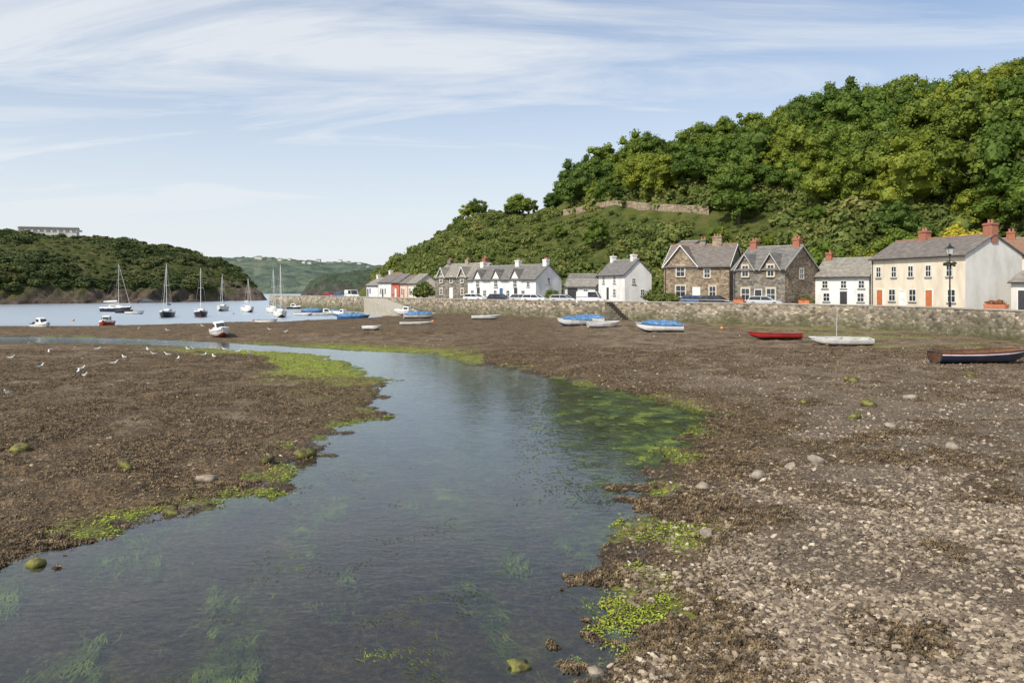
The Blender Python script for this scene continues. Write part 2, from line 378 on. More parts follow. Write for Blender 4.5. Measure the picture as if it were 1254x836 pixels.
YGR=leafmat('yellow_green_foliage',(.09,.12,.018),(.18,.21,.03),(.30,.31,.05),False)
BARK=two('bark',(.05,.035,.025),(.12,.09,.065),scale=4)
def ico(sub):
    bm=_bm.new(); _bm.ops.create_icosphere(bm,subdivisions=sub,radius=1)
    V=np.array([v.co[:] for v in bm.verts]); F=np.array([[v.index for v in f.verts] for f in bm.faces]); bm.free(); return V,F
ICO1=ico(1); ICO2=ico(2)
def crown(seed,rx,rz,zc,nb,nl,ls,low=.35,bs=(.26,.42)):
    r=np.random.default_rng(seed); Vs=[];Fs=[];o=0
    for k in range(nb):
        a=r.uniform(0,2*math.pi); ph=math.asin(r.uniform(-low,1)); q=r.uniform(.5,.92) if k>2 else r.uniform(0,.3)
        c=np.array([math.cos(a)*math.cos(ph)*rx*q,math.sin(a)*math.cos(ph)*rx*q,zc+math.sin(ph)*rz*q])
        br=rx*r.uniform(*bs)*(2.2 if k<3 else 1)
        sc=np.array([br,br,br*r.uniform(.65,.95)])
        V,F=ICO1; J=V*(.72+.2*r.random((len(V),1)))*sc+c
        Vs.append(J); Fs.append(F+o); o+=len(V)
        n=nl
        d=r.normal(size=(n,3)); d/=np.linalg.norm(d,axis=1)[:,None]; d[:,2]=np.where(d[:,2]<-.5,-d[:,2],d[:,2])
        p=c+d*sc*r.uniform(.75,1.25,(n,1))
        nn=d+r.normal(size=(n,3))*.45+np.array([0,0,.2]); nn/=np.linalg.norm(nn,axis=1)[:,None]
        t=np.cross(nn,r.normal(size=(n,3))); t/=np.linalg.norm(t,axis=1)[:,None]; bt=np.cross(nn,t)
        s=ls*r.uniform(.45,1.25,(n,1))
        P=np.stack([p-t*s,p+t*s*.9+bt*s*.25,p+bt*s*1.1,],1)
        P2=np.stack([p-t*s,p-bt*s,p+t*s*.9+bt*s*.25],1)
        for Q in (P,P2): Vs.append(Q.reshape(-1,3)); Fs.append(np.arange(n*3).reshape(-1,3)+o); o+=n*3
    return np.vstack(Vs),np.vstack(Fs)
def trunkmesh(seed,h,r):
    rr=random.Random(seed); b=B()
    b.tube([(0,0,-1.2),(0,0,.3),(.1,.05,h*.4),(.0,.15,h*.7)],[r*1.4,r,r*.75,r*.4],7)
    for k in range(5):
        a=k*1.26+rr.random(); z=h*(.3+.07*k)
        b.tube([(.05,.05,z),(math.cos(a)*h*.12,math.sin(a)*h*.12,z+h*.12),(math.cos(a)*h*.25,math.sin(a)*h*.25,z+h*.22)],[r*.5,r*.3,r*.12],5)
    return b.mesh('trunk',[BARK],True)
CROWNS=[];TRUNKS=[]
for k in range(10):
    rx=[4.6,5.4,4.4,5.1,5.8,4.2,5.2,4.6,4.9,4.0][k]; rz=[5.0,4.8,5.6,4.6,5.2,5.8,4.4,5.4,5.0,5.0][k]
    V,F=crown(100+k,rx,rz,4.8,50 if k%2 else 36,84 if k%2 else 112,.18,.65,(.14,.26) if k%2 else (.19,.33))
    CROWNS.append(fastmesh('crown',V,F,[LEAF])); TRUNKS.append(trunkmesh(k,9,.3))
def tree(x,y,z,s,k=None,label='broad leafy green tree standing on the wooded hillside',group='trees on the wooded hillside',sz=1,name='tree',cm=None):
    k=random.randrange(10) if k is None else k
    r_=root(name,label,'tree',(x,y,z),(0,0,random.uniform(0,6.28)),group); r_.scale=(s,s,s*sz)
    child('trunk',TRUNKS[k],r_); child('crown',cm or CROWNS[k],r_); return r_
cand=[]
for i,t in enumerate(np.linspace(.06,1.06,17)):
    b=470+ (i%2)*12
    while b<1320:
        d=np.interp(b,hillR.bs,hillR.dF)*(1-t)+np.interp(b,hillR.bs,hillR.dC)*t
        step=8.6*975/d
        bb=b+random.uniform(-.4,.4)*step; tt=t+random.uniform(-.03,.03)
        wl=np.interp(bb,WB,WT)
        lim=np.interp(bb,[470,600,640,690,800,950,1000,1060,1300],[2,1.9,.85,.63,.48,.36,.3,.2,.12])
        prob=.97 if tt>lim else (.22 if bb>620 else .03)
        if bb<960 and wl-.13<tt<wl+.025: prob=0
        if 1000<bb<1215 and tt<.16: prob=0
        if random.random()<prob: cand.append((bb,tt,tt>lim))
        b+=step
random.shuffle(cand); cand.sort(key=lambda c:0 if c[1]>.93 else 1)
for bb,tt,hi in cand[:286]:
    x,y,z=hillR.pt(bb,tt)
    s=random.choice([random.uniform(.65,.9),random.uniform(.9,1.2),random.uniform(1.2,1.6)])*(1 if hi else .5)*(1 if bb>700 else .72)
    if tt>.93: s=min(s,1.15)
    tree(float(x),float(y),float(z)-1.0*s,s,sz=random.uniform(.85,1.1))
for (b,s,lab) in [(573,.62,'dark wind-bent tree alone on the bare ridge'),(585,.66,'dark wind-bent tree alone on the bare ridge'),(636,.6,'small rounded tree on the ridge line'),(562,.4,'small dark bush-like tree on the ridge')]:
    x,y,z=hillR.pt(b,.97); tree(float(x),float(y),float(z)-.8,s,3,lab,'trees on the bare ridge')
for (b,d,s,sz) in [(1200,130,1.95,1.1),(1262,122,1.6,1.1),(1135,138,1.3,1),(905,160,1.3,1),(1020,150,1.25,.9)]:
    x,y=spot(b,d); z=float(hillR.z(b,d))
    tree(x,y,z-1.5,s,label='very large rounded tree towering behind the cottages',group='large trees behind the cottages',sz=sz)
V,F=crown(140,4.2,4.2,5.0,40,90,.17,.6,(.17,.30)); CY=fastmesh('crown',V,F,[YEL]); V,F=crown(141,4.2,4.2,5.0,40,90,.17,.6,(.17,.30)); CG=fastmesh('crown',V,F,[YGR])
for (b,d,s,cm,lab) in [(1071,113,.88,CY,'bright yellow-leaved small tree in a hillside garden'),(1184,102,1.15,CY,'bright yellow-leaved tree above the cottage roof'),(1046,116,.9,CG,'yellow-green small tree behind the white cottage'),(1024,116,.7,CY,'bright yellow-leaved small tree in a hillside garden'),
     (1112,110,1.1,None,'leafy green small tree behind the cream cottage'),(1092,113,1.0,CG,'yellow-green small tree behind the white cottage'),(1150,108,1.15,None,'leafy green small tree behind the cream cottage'),(1008,118,.95,None,'leafy green small tree behind the stone house')]:
    x,y=spot(b,d); tree(x,y,2.6,s,3,lab,'small garden trees behind the cottages',cm=cm)
def scatter_crowns(name,label,cat,pts,protos,mat):
    Vs=[];Fs=[];o=0
    for (x,y,z,s,sz,a) in pts:
        V,F=protos[random.randrange(len(protos))]
        ca_,sa=math.cos(a),math.sin(a)
        W=np.stack([(V[:,0]*ca_-V[:,1]*sa)*s+x,(V[:,0]*sa+V[:,1]*ca_)*s+y,V[:,2]*s*sz+z],-1)
        Vs.append(W);Fs.append(F+o);o+=len(V)
    o_=link(bpy.data.objects.new(name,fastmesh(name,np.vstack(Vs),np.vstack(Fs),[mat])))
    tag(o_,label,cat,kind='stuff'); return o_
bush=[crown(200+k,1.0,.75,.35,7,38,.15,.1,(.24,.42)) for k in range(6)]
pts=[]
for i in range(4200):
    t=random.uniform(.0,1.02)**.9; b=random.uniform(455,1300)
    if b<600 and t>.99: continue
    if b>640 and t>.68: continue
    wl=np.interp(b,WB,WT)
    if 620<b<960 and wl-.05<t<wl+.015 and random.random()<.93: continue
    x,y,z=hillR.pt(b,t)
    s=random.uniform(.5,1.0)*random.choice([1,1.4,2.2,2.8])*(1.2 if b>700 else 1)
    if b<760 and fbm(np.array([float(x)]),np.array([float(y)]),.09,2,78)[0]<.40: s*=.55
    if 620<b<960 and wl-.12<t<wl: s=min(s,.9)
    pts.append((float(x),float(y),float(z)-.3*s,s,random.uniform(.6,1.2),random.uniform(0,6.3)))
scatter_crowns('hillside_scrub','dense green bramble and bracken scrub on the slope','scrub',pts,bush,LEAFB)
bush2=[crown(230+k,1.0,.7,.3,7,34,.17,.1) for k in range(5)]
pts=[]
for i in range(2900):
    t=random.uniform(.05,1.03); b=random.uniform(-60,326)
    x,y,z=hillL.pt(b,t)
    if z<5: continue
    big=fbm(np.array([float(x)]),np.array([float(y)]),.035,3,77)[0]>.48
    if not big and random.random()<.4: continue
    s=random.uniform(1.2,3.2) if big else random.uniform(.5,1.4)
    if b<120 and t>.9: s*=.5
    pts.append((float(x),float(y),float(z)-.4*s,s,random.uniform(.6,1.),random.uniform(0,6.3)))
scatter_crowns('headland_scrub','dark green scrub woodland covering the headland','scrub',pts,bush2,LEAFD)
for (b,d,s,mat,lab,nm) in [(520,162,2.6,LEAFB,'olive green clipped hedge bush beside a cottage','bush'),(700,142,1.6,LEAFB,'green garden bush beside a low shed','bush'),(808,116,1.3,LEAFB,'low green hedge bush beside the stone house','bush'),(824,112,1.2,LEAFB,'low green hedge bush beside the stone house','bush'),(842,110,1.1,LEAFB,'low green hedge bush beside the stone house','bush'),
   (675,138,1.4,LEAFB,'green garden bush beside a low shed','bush'),(800,124,1.7,LEAFB,'green garden bush beside the white cottage','bush'),(986,101,1.0,LEAFB,'green garden bush beside the white cottage','bush')]:
    x,y=spot(b,d); z=2.5
    V,F=crown(int(b),1,.8,.6,14,90,.09,.3)
    o=link(bpy.data.objects.new(nm,fastmesh(nm,V,F,[mat]))); o.location=(x,y,z); o.scale=(s,s,s); tag(o,lab,'bush')
# ------------------------------------------------------------------ quay
QSTONE=stone('quay_stone',[(0,(.14,.115,.09)),(.4,(.30,.255,.195)),(.75,(.44,.38,.3)),(1,(.58,.52,.43))],(.2,.17,.135),2.0,moss=True,z0=.3,z1=2.4,mosscol=(.065,.07,.022))
HSTONE=stone('house_stone',[(0,(.10,.09,.08)),(.5,(.2,.175,.15)),(1,(.34,.30,.25))],(.18,.16,.14),2.6)
HSTONE2=stone('warm_house_stone',[(0,(.15,.11,.075)),(.5,(.28,.21,.145)),(1,(.45,.36,.26))],(.26,.21,.16),2.6)
ROAD=two('quayside_tarmac',(.06,.06,.058),(.1,.095,.09),scale=1.2,rough=.9)
KERB=two('kerb_stone',(.25,.24,.22),(.38,.36,.33),scale=2)
def normals(P):
    P=np.array(P); T=np.gradient(P,axis=0); T/=np.linalg.norm(T,axis=1)[:,None]
    return np.stack([T[:,1],-T[:,0]],-1)
QN=normals(QUAYS)
def along(P,Nn,prof,name,mat,label,cat,kind=None):
    b=B(); rings=[]
    for p,n in zip(P,Nn): rings.append([(p[0]+n[0]*q[0],p[1]+n[1]*q[0],q[1]) for q in prof])
    b.loft(rings); o=b.obj(name,mat); tag(o,label,cat,kind=kind); return o
along(QUAYS,QN,[(-.12,-2),(0,3.0),(.5,3.0),(.5,1.5),(.6,-2)],'quay_wall',QSTONE,'long rubble stone quay wall with weed-stained foot','wall')
along(QUAYS,QN,[(-.06,3.004),(-.06,3.13),(.56,3.13),(.56,3.004)],'wall_coping',two('coping_stone',(.3,.27,.23),(.46,.43,.37),scale=1.5),'weathered stone coping along the quay wall top','coping')
b_=B(); rings=[]
for p,n in zip(QUAYS,QN):
    img_col=p[0]/p[1]*975+627
    if p[1]<66: w=40
    elif img_col>455: w=max(9,np.interp(img_col,hillR.bs,hillR.dF)-p[1]+9)
    else: w=9
    rings.append([(p[0]+n[0]*q*1.0,p[1]+n[1]*q*1.0,z) for q,z in ((.62,-2),(.62,2.5),(w*.5,2.5),(w,2.5),(w,-2))])
b_.loft(rings); o=b_.obj('quayside_road',ROAD); tag(o,'grey tarmac quayside road in front of the cottages','road',kind='structure')
along(QUAYS[8:],QN[8:],[(5.6,2.504),(5.6,2.62),(7.0,2.62),(7.0,2.504)],'pavement',KERB,'pale stone pavement with a low kerb','pavement',kind='structure')
a=spot(446,156); c=spot(502,128)
dx,dy=c[0]-a[0],c[1]-a[1]; Ld=math.hypot(dx,dy); nx,ny=dy/Ld,-dx/Ld
if ny>0: nx,ny=-nx,-ny
b_=B(); b_.add([(a[0],a[1],-1),(c[0],c[1],-1),(c[0]-nx*4,c[1]-ny*4,-1),(a[0]-nx*4,a[1]-ny*4,-1),(a[0],a[1],2.9),(c[0],c[1],.25),(c[0]-nx*4,c[1]-ny*4,.25),(a[0]-nx*4,a[1]-ny*4,2.9)],
   [(3,2,1,0),(4,5,6,7),(0,1,5,4),(1,2,6,5),(2,3,7,6),(3,0,4,7)])
o=b_.obj('slipway',two('slipway_stone',(.3,.27,.22),(.45,.41,.34),scale=1.5)); tag(o,'sloping stone slipway down from the quay','slipway')
for bq in (757,):
    i=int(np.argmin([abs(p[0]/p[1]*975+627-bq) for p in QUAYS])); p=QUAYS[i]; n=QN[i]; ang=math.atan2(-n[0],n[1])
    R=root('quay_steps','flight of weedy stone steps against the quay wall','steps',(p[0],p[1],0),(0,0,ang))
    b_=B(); prof=[(0,-1)]; 
    for k in range(9): prof+=[(k*.36,3.0-k*.3),((k+1)*.36,3.0-k*.3)]
    prof+=[(9*.36,-1)]
    b_.loft([[(q[0]-1.6,yy,q[1]) for q in prof] for yy in (-1.5,-.14)]); b_.obj('step',stone('step_stone',[(0,(.09,.08,.06)),(1,(.2,.175,.13))],(.1,.09,.07),2.5),R)
def hillwall(b0,b1,h,lab,mat=HSTONE2):
    b=B(); R=[]
    bb=np.linspace(b0,b1,50); tt=np.interp(bb,WB,WT); X,D,Zz=hillR.pt(bb,tt)
    pad=np.pad(Zz,6,'edge'); zs=np.convolve(pad,np.ones(13)/13,'valid')
    for x,y,z in zip(X,D,zs): R.append([(x,y,z-4),(x,y,z+h),(x,y+.6,z+h),(x,y+.6,z-4)])
    b.loft(R); o=b.obj('retaining_wall',mat); tag(o,lab,'wall'); return o
hillwall(690,868,1.6,'long thin tan stone retaining wall across the hillside')
# ------------------------------------------------------------------ houses
SLATE=M('grey_slate',[(.3,(.085,.082,.08)),(.5,(.14,.132,.125)),(.7,(.22,.205,.18))],scale=1.6,vs=(1,.5,3),rough=.7,bs=.3,detail=8)
SLATE2=M('lichened_slate',[(.3,(.13,.12,.105)),(.55,(.23,.215,.185)),(.7,(.34,.31,.24))],scale=1.8,vs=(1,.5,3),rough=.8,bs=.3,detail=8)
SLATER=M('brown_grey_slate',[(.3,(.095,.083,.076)),(.55,(.16,.14,.125)),(.72,(.24,.21,.18))],scale=1.6,vs=(1,.5,3),rough=.75,bs=.3,detail=8)
TILE=M('brown_roof_tile',[(.3,(.16,.09,.06)),(.65,(.26,.155,.105))],scale=3,vs=(1,.5,3),rough=.8,bs=.3)
WHITE=M('white_render',[(.3,(.56,.55,.52)),(.5,(.74,.73,.7)),(.62,(.8,.8,.78))],scale=.7,vs=(1,1,.4),rough=.9,bs=.15,detail=8)
CREAM=M('cream_render',[(.3,(.56,.48,.37)),(.5,(.70,.62,.49)),(.65,(.76,.69,.56))],scale=.7,vs=(1,1,.4),rough=.9,bs=.15,detail=8)
PALE=M('pale_grey_render',[(.3,(.48,.46,.42)),(.5,(.62,.6,.55)),(.65,(.68,.66,.62))],scale=.6,vs=(1,1,.4),rough=.9,bs=.15,detail=8)
REDR=M('red_brown_render',[(.3,(.40,.09,.06)),(.6,(.52,.14,.09))],scale=1.2,rough=.9)
PINK=M('pink_render',[(.3,(.62,.42,.34)),(.6,(.72,.52,.42))],scale=1.2,rough=.9)
BRICK=M('red_chimney_brick',[(.3,(.25,.09,.06)),(.6,(.38,.16,.105))],scale=5,rough=.9)
WOODW=paint('white_joinery_paint',(.8,.8,.78),.5,.9); ORANGE=paint('orange_door_paint',(.55,.17,.06)); BLUE=paint('blue_door_paint',(.06,.12,.3)); DARKD=paint('dark_door_paint',(.05,.05,.055))
GREYW=paint('grey_joinery_paint',(.42,.41,.39),.6,.9)
BUFF=two('buff_brick_trim',(.42,.34,.22),(.55,.46,.33),scale=3)
POT=two('clay_pot',(.3,.14,.09),(.4,.2,.13),scale=4)
IRON=paint('black_iron',(.02,.02,.022),.45)
def glassmat():
    m,nt,b=newmat('window_glass'); v=coords(nt); n=noise(nt,v,.8,2)
    r=ramp(nt,[(.35,(.012,.015,.02)),(.65,(.06,.065,.07))]); nt.links.new(n,r.inputs[0]); nt.links.new(r.outputs[0],b.inputs['Base Color'])
    b.inputs['Roughness'].default_value=.08; b.inputs['Specular IOR Level'].default_value=.6; return m
GLASS=glassmat()
_wc={}
def window(par,x,y,z,w,h,rotz=0,fr=WOODW,sur=None):
    key=(round(w,2),round(h,2),fr.name,sur.name if sur else '')
    if key not in _wc:
        p=B(); p.box(-w/2,w/2,-.02,.03,0,h)
        f=B(); t=.06
        for bx in ((-w/2,-w/2+t,0,h),(w/2-t,w/2,0,h),(-w/2+t,w/2-t,0,t),(-w/2+t,w/2-t,h-t,h),(-w/2+t,w/2-t,h*.5-.03,h*.5+.03),(-.02,.02,t,h*.5-.03),(-.02,.02,h*.5+.03,h-t)):
            f.box(bx[0],bx[1],-.06,.03,bx[2],bx[3])
        s=B(); s.box(-w/2-.1,w/2+.1,-.14,0.0,-.1,-.005)
        q=None
        if sur:
            q=B(); e=.14
            for bx in ((-w/2-e,-w/2-.003,0,h),(w/2+.003,w/2+e,0,h),(-w/2-e,w/2+e,h+.003,h+e+.05)): q.box(bx[0],bx[1],-.05,.03,bx[2],bx[3])
        _wc[key]=(p.mesh('window',[GLASS]),f.mesh('frame',[fr]),s.mesh('sill',[KERB if not sur else sur]),q.mesh('surround',[sur]) if q else None)
    P,F,S,Q=_wc[key]
    o=child('window',P,par,(x,y,z),rotz); child('frame',F,o); child('sill',S,o)
    if Q: child('surround',Q,o)
    return o
def door(par,x,y,w,h,mat,rotz=0,z=0):
    b=B(); b.box(-w/2,w/2,-.04,.03,0,h)
    for zz in (.2,h*.55):
        for s in (-1,1):
            cx=s*w*.23; b.box(cx-w*.16,cx+w*.16,-.06,-.035,zz,zz+h*.33)
    o=b.obj('door',mat,par); o.location=(x,y,z); o.rotation_euler[2]=rotz
    f=B(); t=.09
    f.box(-w/2-t,-w/2-.002,-.08,.03,0,h+t); f.box(w/2+.002,w/2+t,-.08,.03,0,h+t); f.box(-w/2-.002,w/2+.002,-.08,.03,h+.003,h+t)
    f.obj('frame',WOODW,o); k=B(); k.tube([(w*.36,-.05,h*.48),(w*.36,-.1,h*.48)],.035); k.obj('handle',IRON,o)
    return o
def house(name,label,A,Bp,W,z0,eave,ridge,wall,roof,front=(),right=(),doors=(),chims=(),gablets=(),trim=None,sur=None,gwall=None,cat='house'):
    A=Vector((A[0],A[1],0)); Bp=Vector((Bp[0],Bp[1],0)); L=(Bp-A).length; ang=math.atan2(Bp.y-A.y,Bp.x-A.x)
    he=eave-z0; hr=ridge-z0
    R=root(name,label,cat,(A.x,A.y,z0),(0,0,ang))
    w=B(); w.extr([(0,-1.5),(W,-1.5),(W,he),(W/2,hr-.03),(0,he)],'x',0,L)
    if gwall: w.m[-1]=1
    for (gx,gw,ap) in gablets:
        yb=min((ap-z0-he)/(hr-he)*W/2+.2,W/2)
        w.extr([(gx-gw/2,he-.6),(gx+gw/2,he-.6),(gx+gw/2,he-.02),(gx,ap-z0-.03),(gx-gw/2,he-.02)],'y',-.05,yb)
    o=w.obj('wall',[wall,gwall or wall],R)
    sl=(hr-he)/(W/2); ov=.28; t=.14
    r=B(); r.extr([(-ov,he-ov*sl),(W/2,hr),(W+ov,he-ov*sl),(W+ov,he-ov*sl+t),(W/2,hr+t),(-ov,he-ov*sl+t)],'x',-.2,L+.2)
    for (gx,gw,ap) in gablets:
        s2=(ap-z0-he)/(gw/2); yb=min((ap-z0-he)/(hr-he)*W/2+.25,W/2+.1); o2=.2; hz=ap-z0
        r.extr([(gx-gw/2-o2,he-o2*s2+.01),(gx,hz+.01),(gx+gw/2+o2,he-o2*s2+.01),(gx+gw/2+o2,he-o2*s2+t),(gx,hz+t),(gx-gw/2-o2,he-o2*s2+t)],'y',-.3,yb)
    ro=r.obj('roof',roof,R)
    rg=B(); rg.tube([(-.2,W/2,hr+t),(L+.2,W/2,hr+t)],.1,6); rg.obj('ridge_tile',POT if roof is SLATER else KERB,ro)
    cuts=sorted((gx-gw/2-.3,gx+gw/2+.3) for gx,gw,ap in gablets); cur=-.2
    for a_,b2 in cuts+[(L+.2,L+.2)]:
        if a_-cur>.3:
            g=B(); g.tube([(cur,-ov-.06,he-ov*sl),(a_,-ov-.06,he-ov*sl)],.06,6); g.obj('gutter',IRON,ro)
        cur=b2
    if trim:
        for x0_ in (-.25,L+.2):
            tb=B(); tb.extr([(-ov,he-ov*sl-.06),(W/2,hr-.08),(W+ov,he-ov*sl-.06),(W+ov,he-ov*sl+t+.01),(W/2,hr+t+.01),(-ov,he-ov*sl+t+.01)],'x',x0_,x0_+.05); tb.obj('bargeboard',trim,ro)
        for (gx,gw,ap) in gablets:
            s2=(ap-z0-he)/(gw/2); o2=.22; hz=ap-z0
            tb=B(); tb.extr([(gx-gw/2-o2,he-o2*s2-.03),(gx,hz-.05),(gx+gw/2+o2,he-o2*s2-.03),(gx+gw/2+o2,he-o2*s2+t+.01),(gx,hz+t+.01),(gx-gw/2-o2,he-o2*s2+t+.01)],'y',-.36,-.3); tb.obj('bargeboard',trim,ro)
    for (cx,ch,cm,cw) in chims:
        c=B(); c.box(cx-cw/2,cx+cw/2,W/2-.4,W/2+.4,hr-.8,hr+ch); c.box(cx-cw/2-.07,cx+cw/2+.07,W/2-.47,W/2+.47,hr+ch-.22,hr+ch-.05)
        co=c.obj('chimney',cm,ro)
        k=max(1,int(cw/.45))
        for i in range(k):
            p=B(); px=cx+(i-(k-1)/2)*.42; p.tube([(px,W/2,hr+ch),(px,W/2,hr+ch+.22),(px,W/2,hr+ch+.4)],[.15,.12,.14],8)
            p.obj('chimney_pot',POT,co)
    for (x,z,ww,hh_) in front: window(R,x,(-.05 if any(abs(x-g_[0])<g_[1]/2 and z+hh_>he-.6 for g_ in gablets) else 0),z,ww,hh_,0,WOODW,sur)
    for (y,z,ww,hh_) in right: window(R,L,y,z,ww,hh_,math.pi/2,WOODW,sur)
    for (x,ww,hh_,dm) in doors: door(R,x,0,ww,hh_,dm)
    if he>4.5:
        dp=B(); dp.tube([(.25,-.06,0),(.25,-.06,he-.3)],.05,6); dp.obj('drainpipe',IRON,R)
    return R,L
S=spot
house('cottage','long two-storey cream rendered cottage with orange doors and slate roof',S(1067,98),S(1182,84),7.4,2.5,8.5,10.6,CREAM,SLATER,
  front=[(1.3,3.7,.85,1.3),(3.9,3.7,.85,1.3),(6.6,3.7,.85,1.3),(9.3,3.7,.85,1.3),(12.3,3.7,.85,1.3),(3.6,.9,1.1,1.4),(6.9,.9,1.1,1.4),(12.6,.9,1.1,1.4)],
  doors=[(1.5,1.0,2.2,ORANGE),(9.4,1.0,2.2,ORANGE),(5.3,.9,2.1,WOODW)],chims=[(4.6,1.1,BRICK,1.1),(14.0,1.3,BRICK,1.2)],gwall=PALE)
house('garage','low pale lean-to garage with dark doors beside the cottage',S(1238,83),S(1300,79),5,2.5,5.6,6.6,PALE,SLATE2,doors=[(1.8,2.2,2.2,DARKD)],front=[(4.2,1.1,.8,.9)],cat='garage')
house('cottage','low white cottage with lichen-covered slate roof',S(997,104.5),S(1064,99),6,2.5,6.5,8.7,WHITE,SLATE2,
  front=[(1.5,2.4,.8,1.0),(4.0,2.4,.8,1.0),(6.3,2.4,.8,1.0),(1.7,.7,.9,1.1),(6.2,.7,.9,1.1)],doors=[(4.0,.95,2.0,DARKD)],chims=[(.6,.9,BRICK,.8)])
house('stone_house','grey stone house with two steep front gables and brick chimneys',S(898,106),S(961,100),7.6,2.5,7.4,10.3,HSTONE,SLATE,
  front=[(1.9,3.9,1.0,1.5),(5.7,3.9,1.0,1.5),(1.9,.8,1.3,1.6),(5.7,.8,1.3,1.6)],doors=[(3.85,1.0,2.2,DARKD)],right=[(3.8,3.6,.9,1.3)],
  chims=[(.7,1.0,BRICK,.9),(7.1,1.0,BRICK,.9)],gablets=[(1.9,2.7,9.3),(5.7,2.7,9.3)],trim=GREYW,sur=BUFF,gwall=HSTONE2)
house('stone_house','large brown stone house with white bargeboards and tall chimney',S(813,120),S(893,115),8,2.8,8.2,11.4,HSTONE2,SLATER,
  front=[(2.6,3.8,1.3,1.6),(6.6,3.6,.9,1.3),(2.6,.8,1.5,1.7),(7.4,.8,1.0,1.6)],doors=[(5.0,1.0,2.2,WOODW)],
  chims=[(7.0,1.3,HSTONE2,1.4),(4.8,.9,HSTONE,.9)],gablets=[(2.6,5.0,11.2)],trim=WOODW,sur=BUFF)
house('cottage','white two-storey cottage end-on with slate roof',S(733,137),S(765,128),4.9,3.0,7.2,9.5,WHITE,SLATE,
  front=[(2.0,2.7,.8,1.1),(6.0,2.7,.8,1.1),(6.0,.7,.9,1.1)],doors=[(3.6,.9,2.0,DARKD)],right=[(1.6,2.6,.6,.9),(3.2,.7,.7,1.)],chims=[(.7,.9,WHITE,.8),(8.0,.9,WHITE,.8)])
house('shed','low grey rendered shed with slate roof',S(690,141),S(729,138),5,3.0,5.2,6.3,PALE,SLATE2,front=[(4.3,.9,.9,.8)],doors=[(1.8,2.0,1.9,DARKD)],cat='shed')
house('cottage','long white terrace of cottages with three small front gables',S(573,150),S(656,136),6.2,2.9,6.5,8.9,WHITE,SLATE,
  front=[(3.0,2.2,.9,1.2),(8.2,2.2,.9,1.2),(13.4,2.2,.9,1.2),(1.4,.5,.9,1.1),(5.0,.5,.9,1.1),(8.0,.5,.9,1.1),(11.5,.5,.9,1.1),(15.5,.5,.9,1.1),(16.8,2.2,.8,.9)],
  doors=[(3.2,.9,2.0,DARKD),(9.7,.9,2.0,BLUE),(13.6,.9,2.0,DARKD)],right=[(3.1,2.8,.7,1.0)],
  chims=[(.8,.9,WHITE,.9),(10.8,1.0,WHITE,1.0),(18.0,1.0,WHITE,.9)],gablets=[(3.0,2.4,8.2),(8.2,2.4,8.2),(13.4,2.4,8.2)])
house('stone_house','brown stone cottage pair with grey slate roof',S(533,160),S(584,150.5),6.5,2.9,7.1,9.6,HSTONE,SLATE2,
  front=[(2.0,3.0,.9,1.3),(5.2,3.0,.9,1.3),(8.6,3.0,.9,1.3),(2.0,.7,.9,1.2),(8.6,.7,.9,1.2)],doors=[(5.2,.9,2.,WOODW)],
  chims=[(.8,1.0,HSTONE,.9),(6.4,1.,HSTONE2,.9),(11.6,1.1,BRICK,.9)],gablets=[(2.0,2.3,8.9),(8.6,2.3,8.9)],trim=WOODW,sur=BUFF)
house('cottage','small white cottage at the end of the quay',S(449,198),S(463,193),6,2.7,5.6,7.3,WHITE,SLATE2,front=[(2,1.0,.9,1.1)],doors=[(.8,.8,2,BLUE)],chims=[(.6,.8,WHITE,.8)])
house('cottage','white cottage with dark windows at the end of the quay',S(463.5,192),S(479,186),6,2.7,6.3,8.3,WHITE,SLATER,front=[(1.4,1.0,.9,1.1),(4.,1.0,.9,1.1)],doors=[(2.6,.8,2,DARKD)],chims=[(.6,.8,WHITE,.8)])
house('cottage','narrow bright red cottage with slate roof',S(480,184.5),S(489,181),5,2.7,6.2,7.9,REDR,SLATE,front=[(1.0,1.0,.8,1.2)],doors=[(2.2,.8,2,WOODW)])
house('cottage','small pink walled cottage with slate roof',S(490,180),S(499,176.5),5,2.7,6.0,7.6,PINK,SLATER,front=[(1.0,1.0,.9,1.1)],doors=[(2.2,.8,2,ORANGE)])
house('cottage','small cream cottage with weathered slate roof',S(500,175.5),S(511,171),5,2.7,6.0,7.8,CREAM,SLATE2,front=[(1.0,1.0,.9,1.1),(3.6,1.0,.9,1.1)],doors=[(2.4,.8,2,WOODW)])
house('house','white flat-topped house high among the trees',S(828,152),S(848,150),5,8,13.0,13.8,WHITE,SLATE,front=[(1.5,3,.8,1)])
house('shed','pale boat store with dark roof behind the cars',S(694,150),S(726,148),4,3.0,6.2,7.4,WHITE,SLATE,front=[(2,1.2,1,.8)],cat='shed')
house('house','cottage with brown roof set into the hillside garden',S(1222,104),S(1290,100),6,5,9.3,11.4,CREAM,TILE,front=[(2,2,1,1.2)],chims=[(1,1,BRICK,1)])
x0,y0,z_=[float(q) for q in hillL.pt(22,1.0)]; x1,y1,z2_=[float(q) for q in hillL.pt(94,1.0)]
z_=max(z_,z2_)-.5
house('apartment_building','long low pale apartment building on top of the headland',(x0,y0),(x1,y1),7,z_,z_+2.9,z_+3.4,PALE,SLATE2,front=[(1.5+2.4*i,1.4,1.6,.8) for i in range(10)],cat='apartments')
dh=B(); dh.extr([(0,-3),(8,-3),(8,5),(4,8),(0,5)],'x',0,11); DW=dh.mesh('wall',[PALE])
dr=B(); dr.extr([(-.4,4.7),(4,8.0),(8.4,4.7),(8.4,5.1),(4,8.4),(-.4,5.1)],'x',-.3,11.3); DR=dr.mesh('roof',[SLATE2])
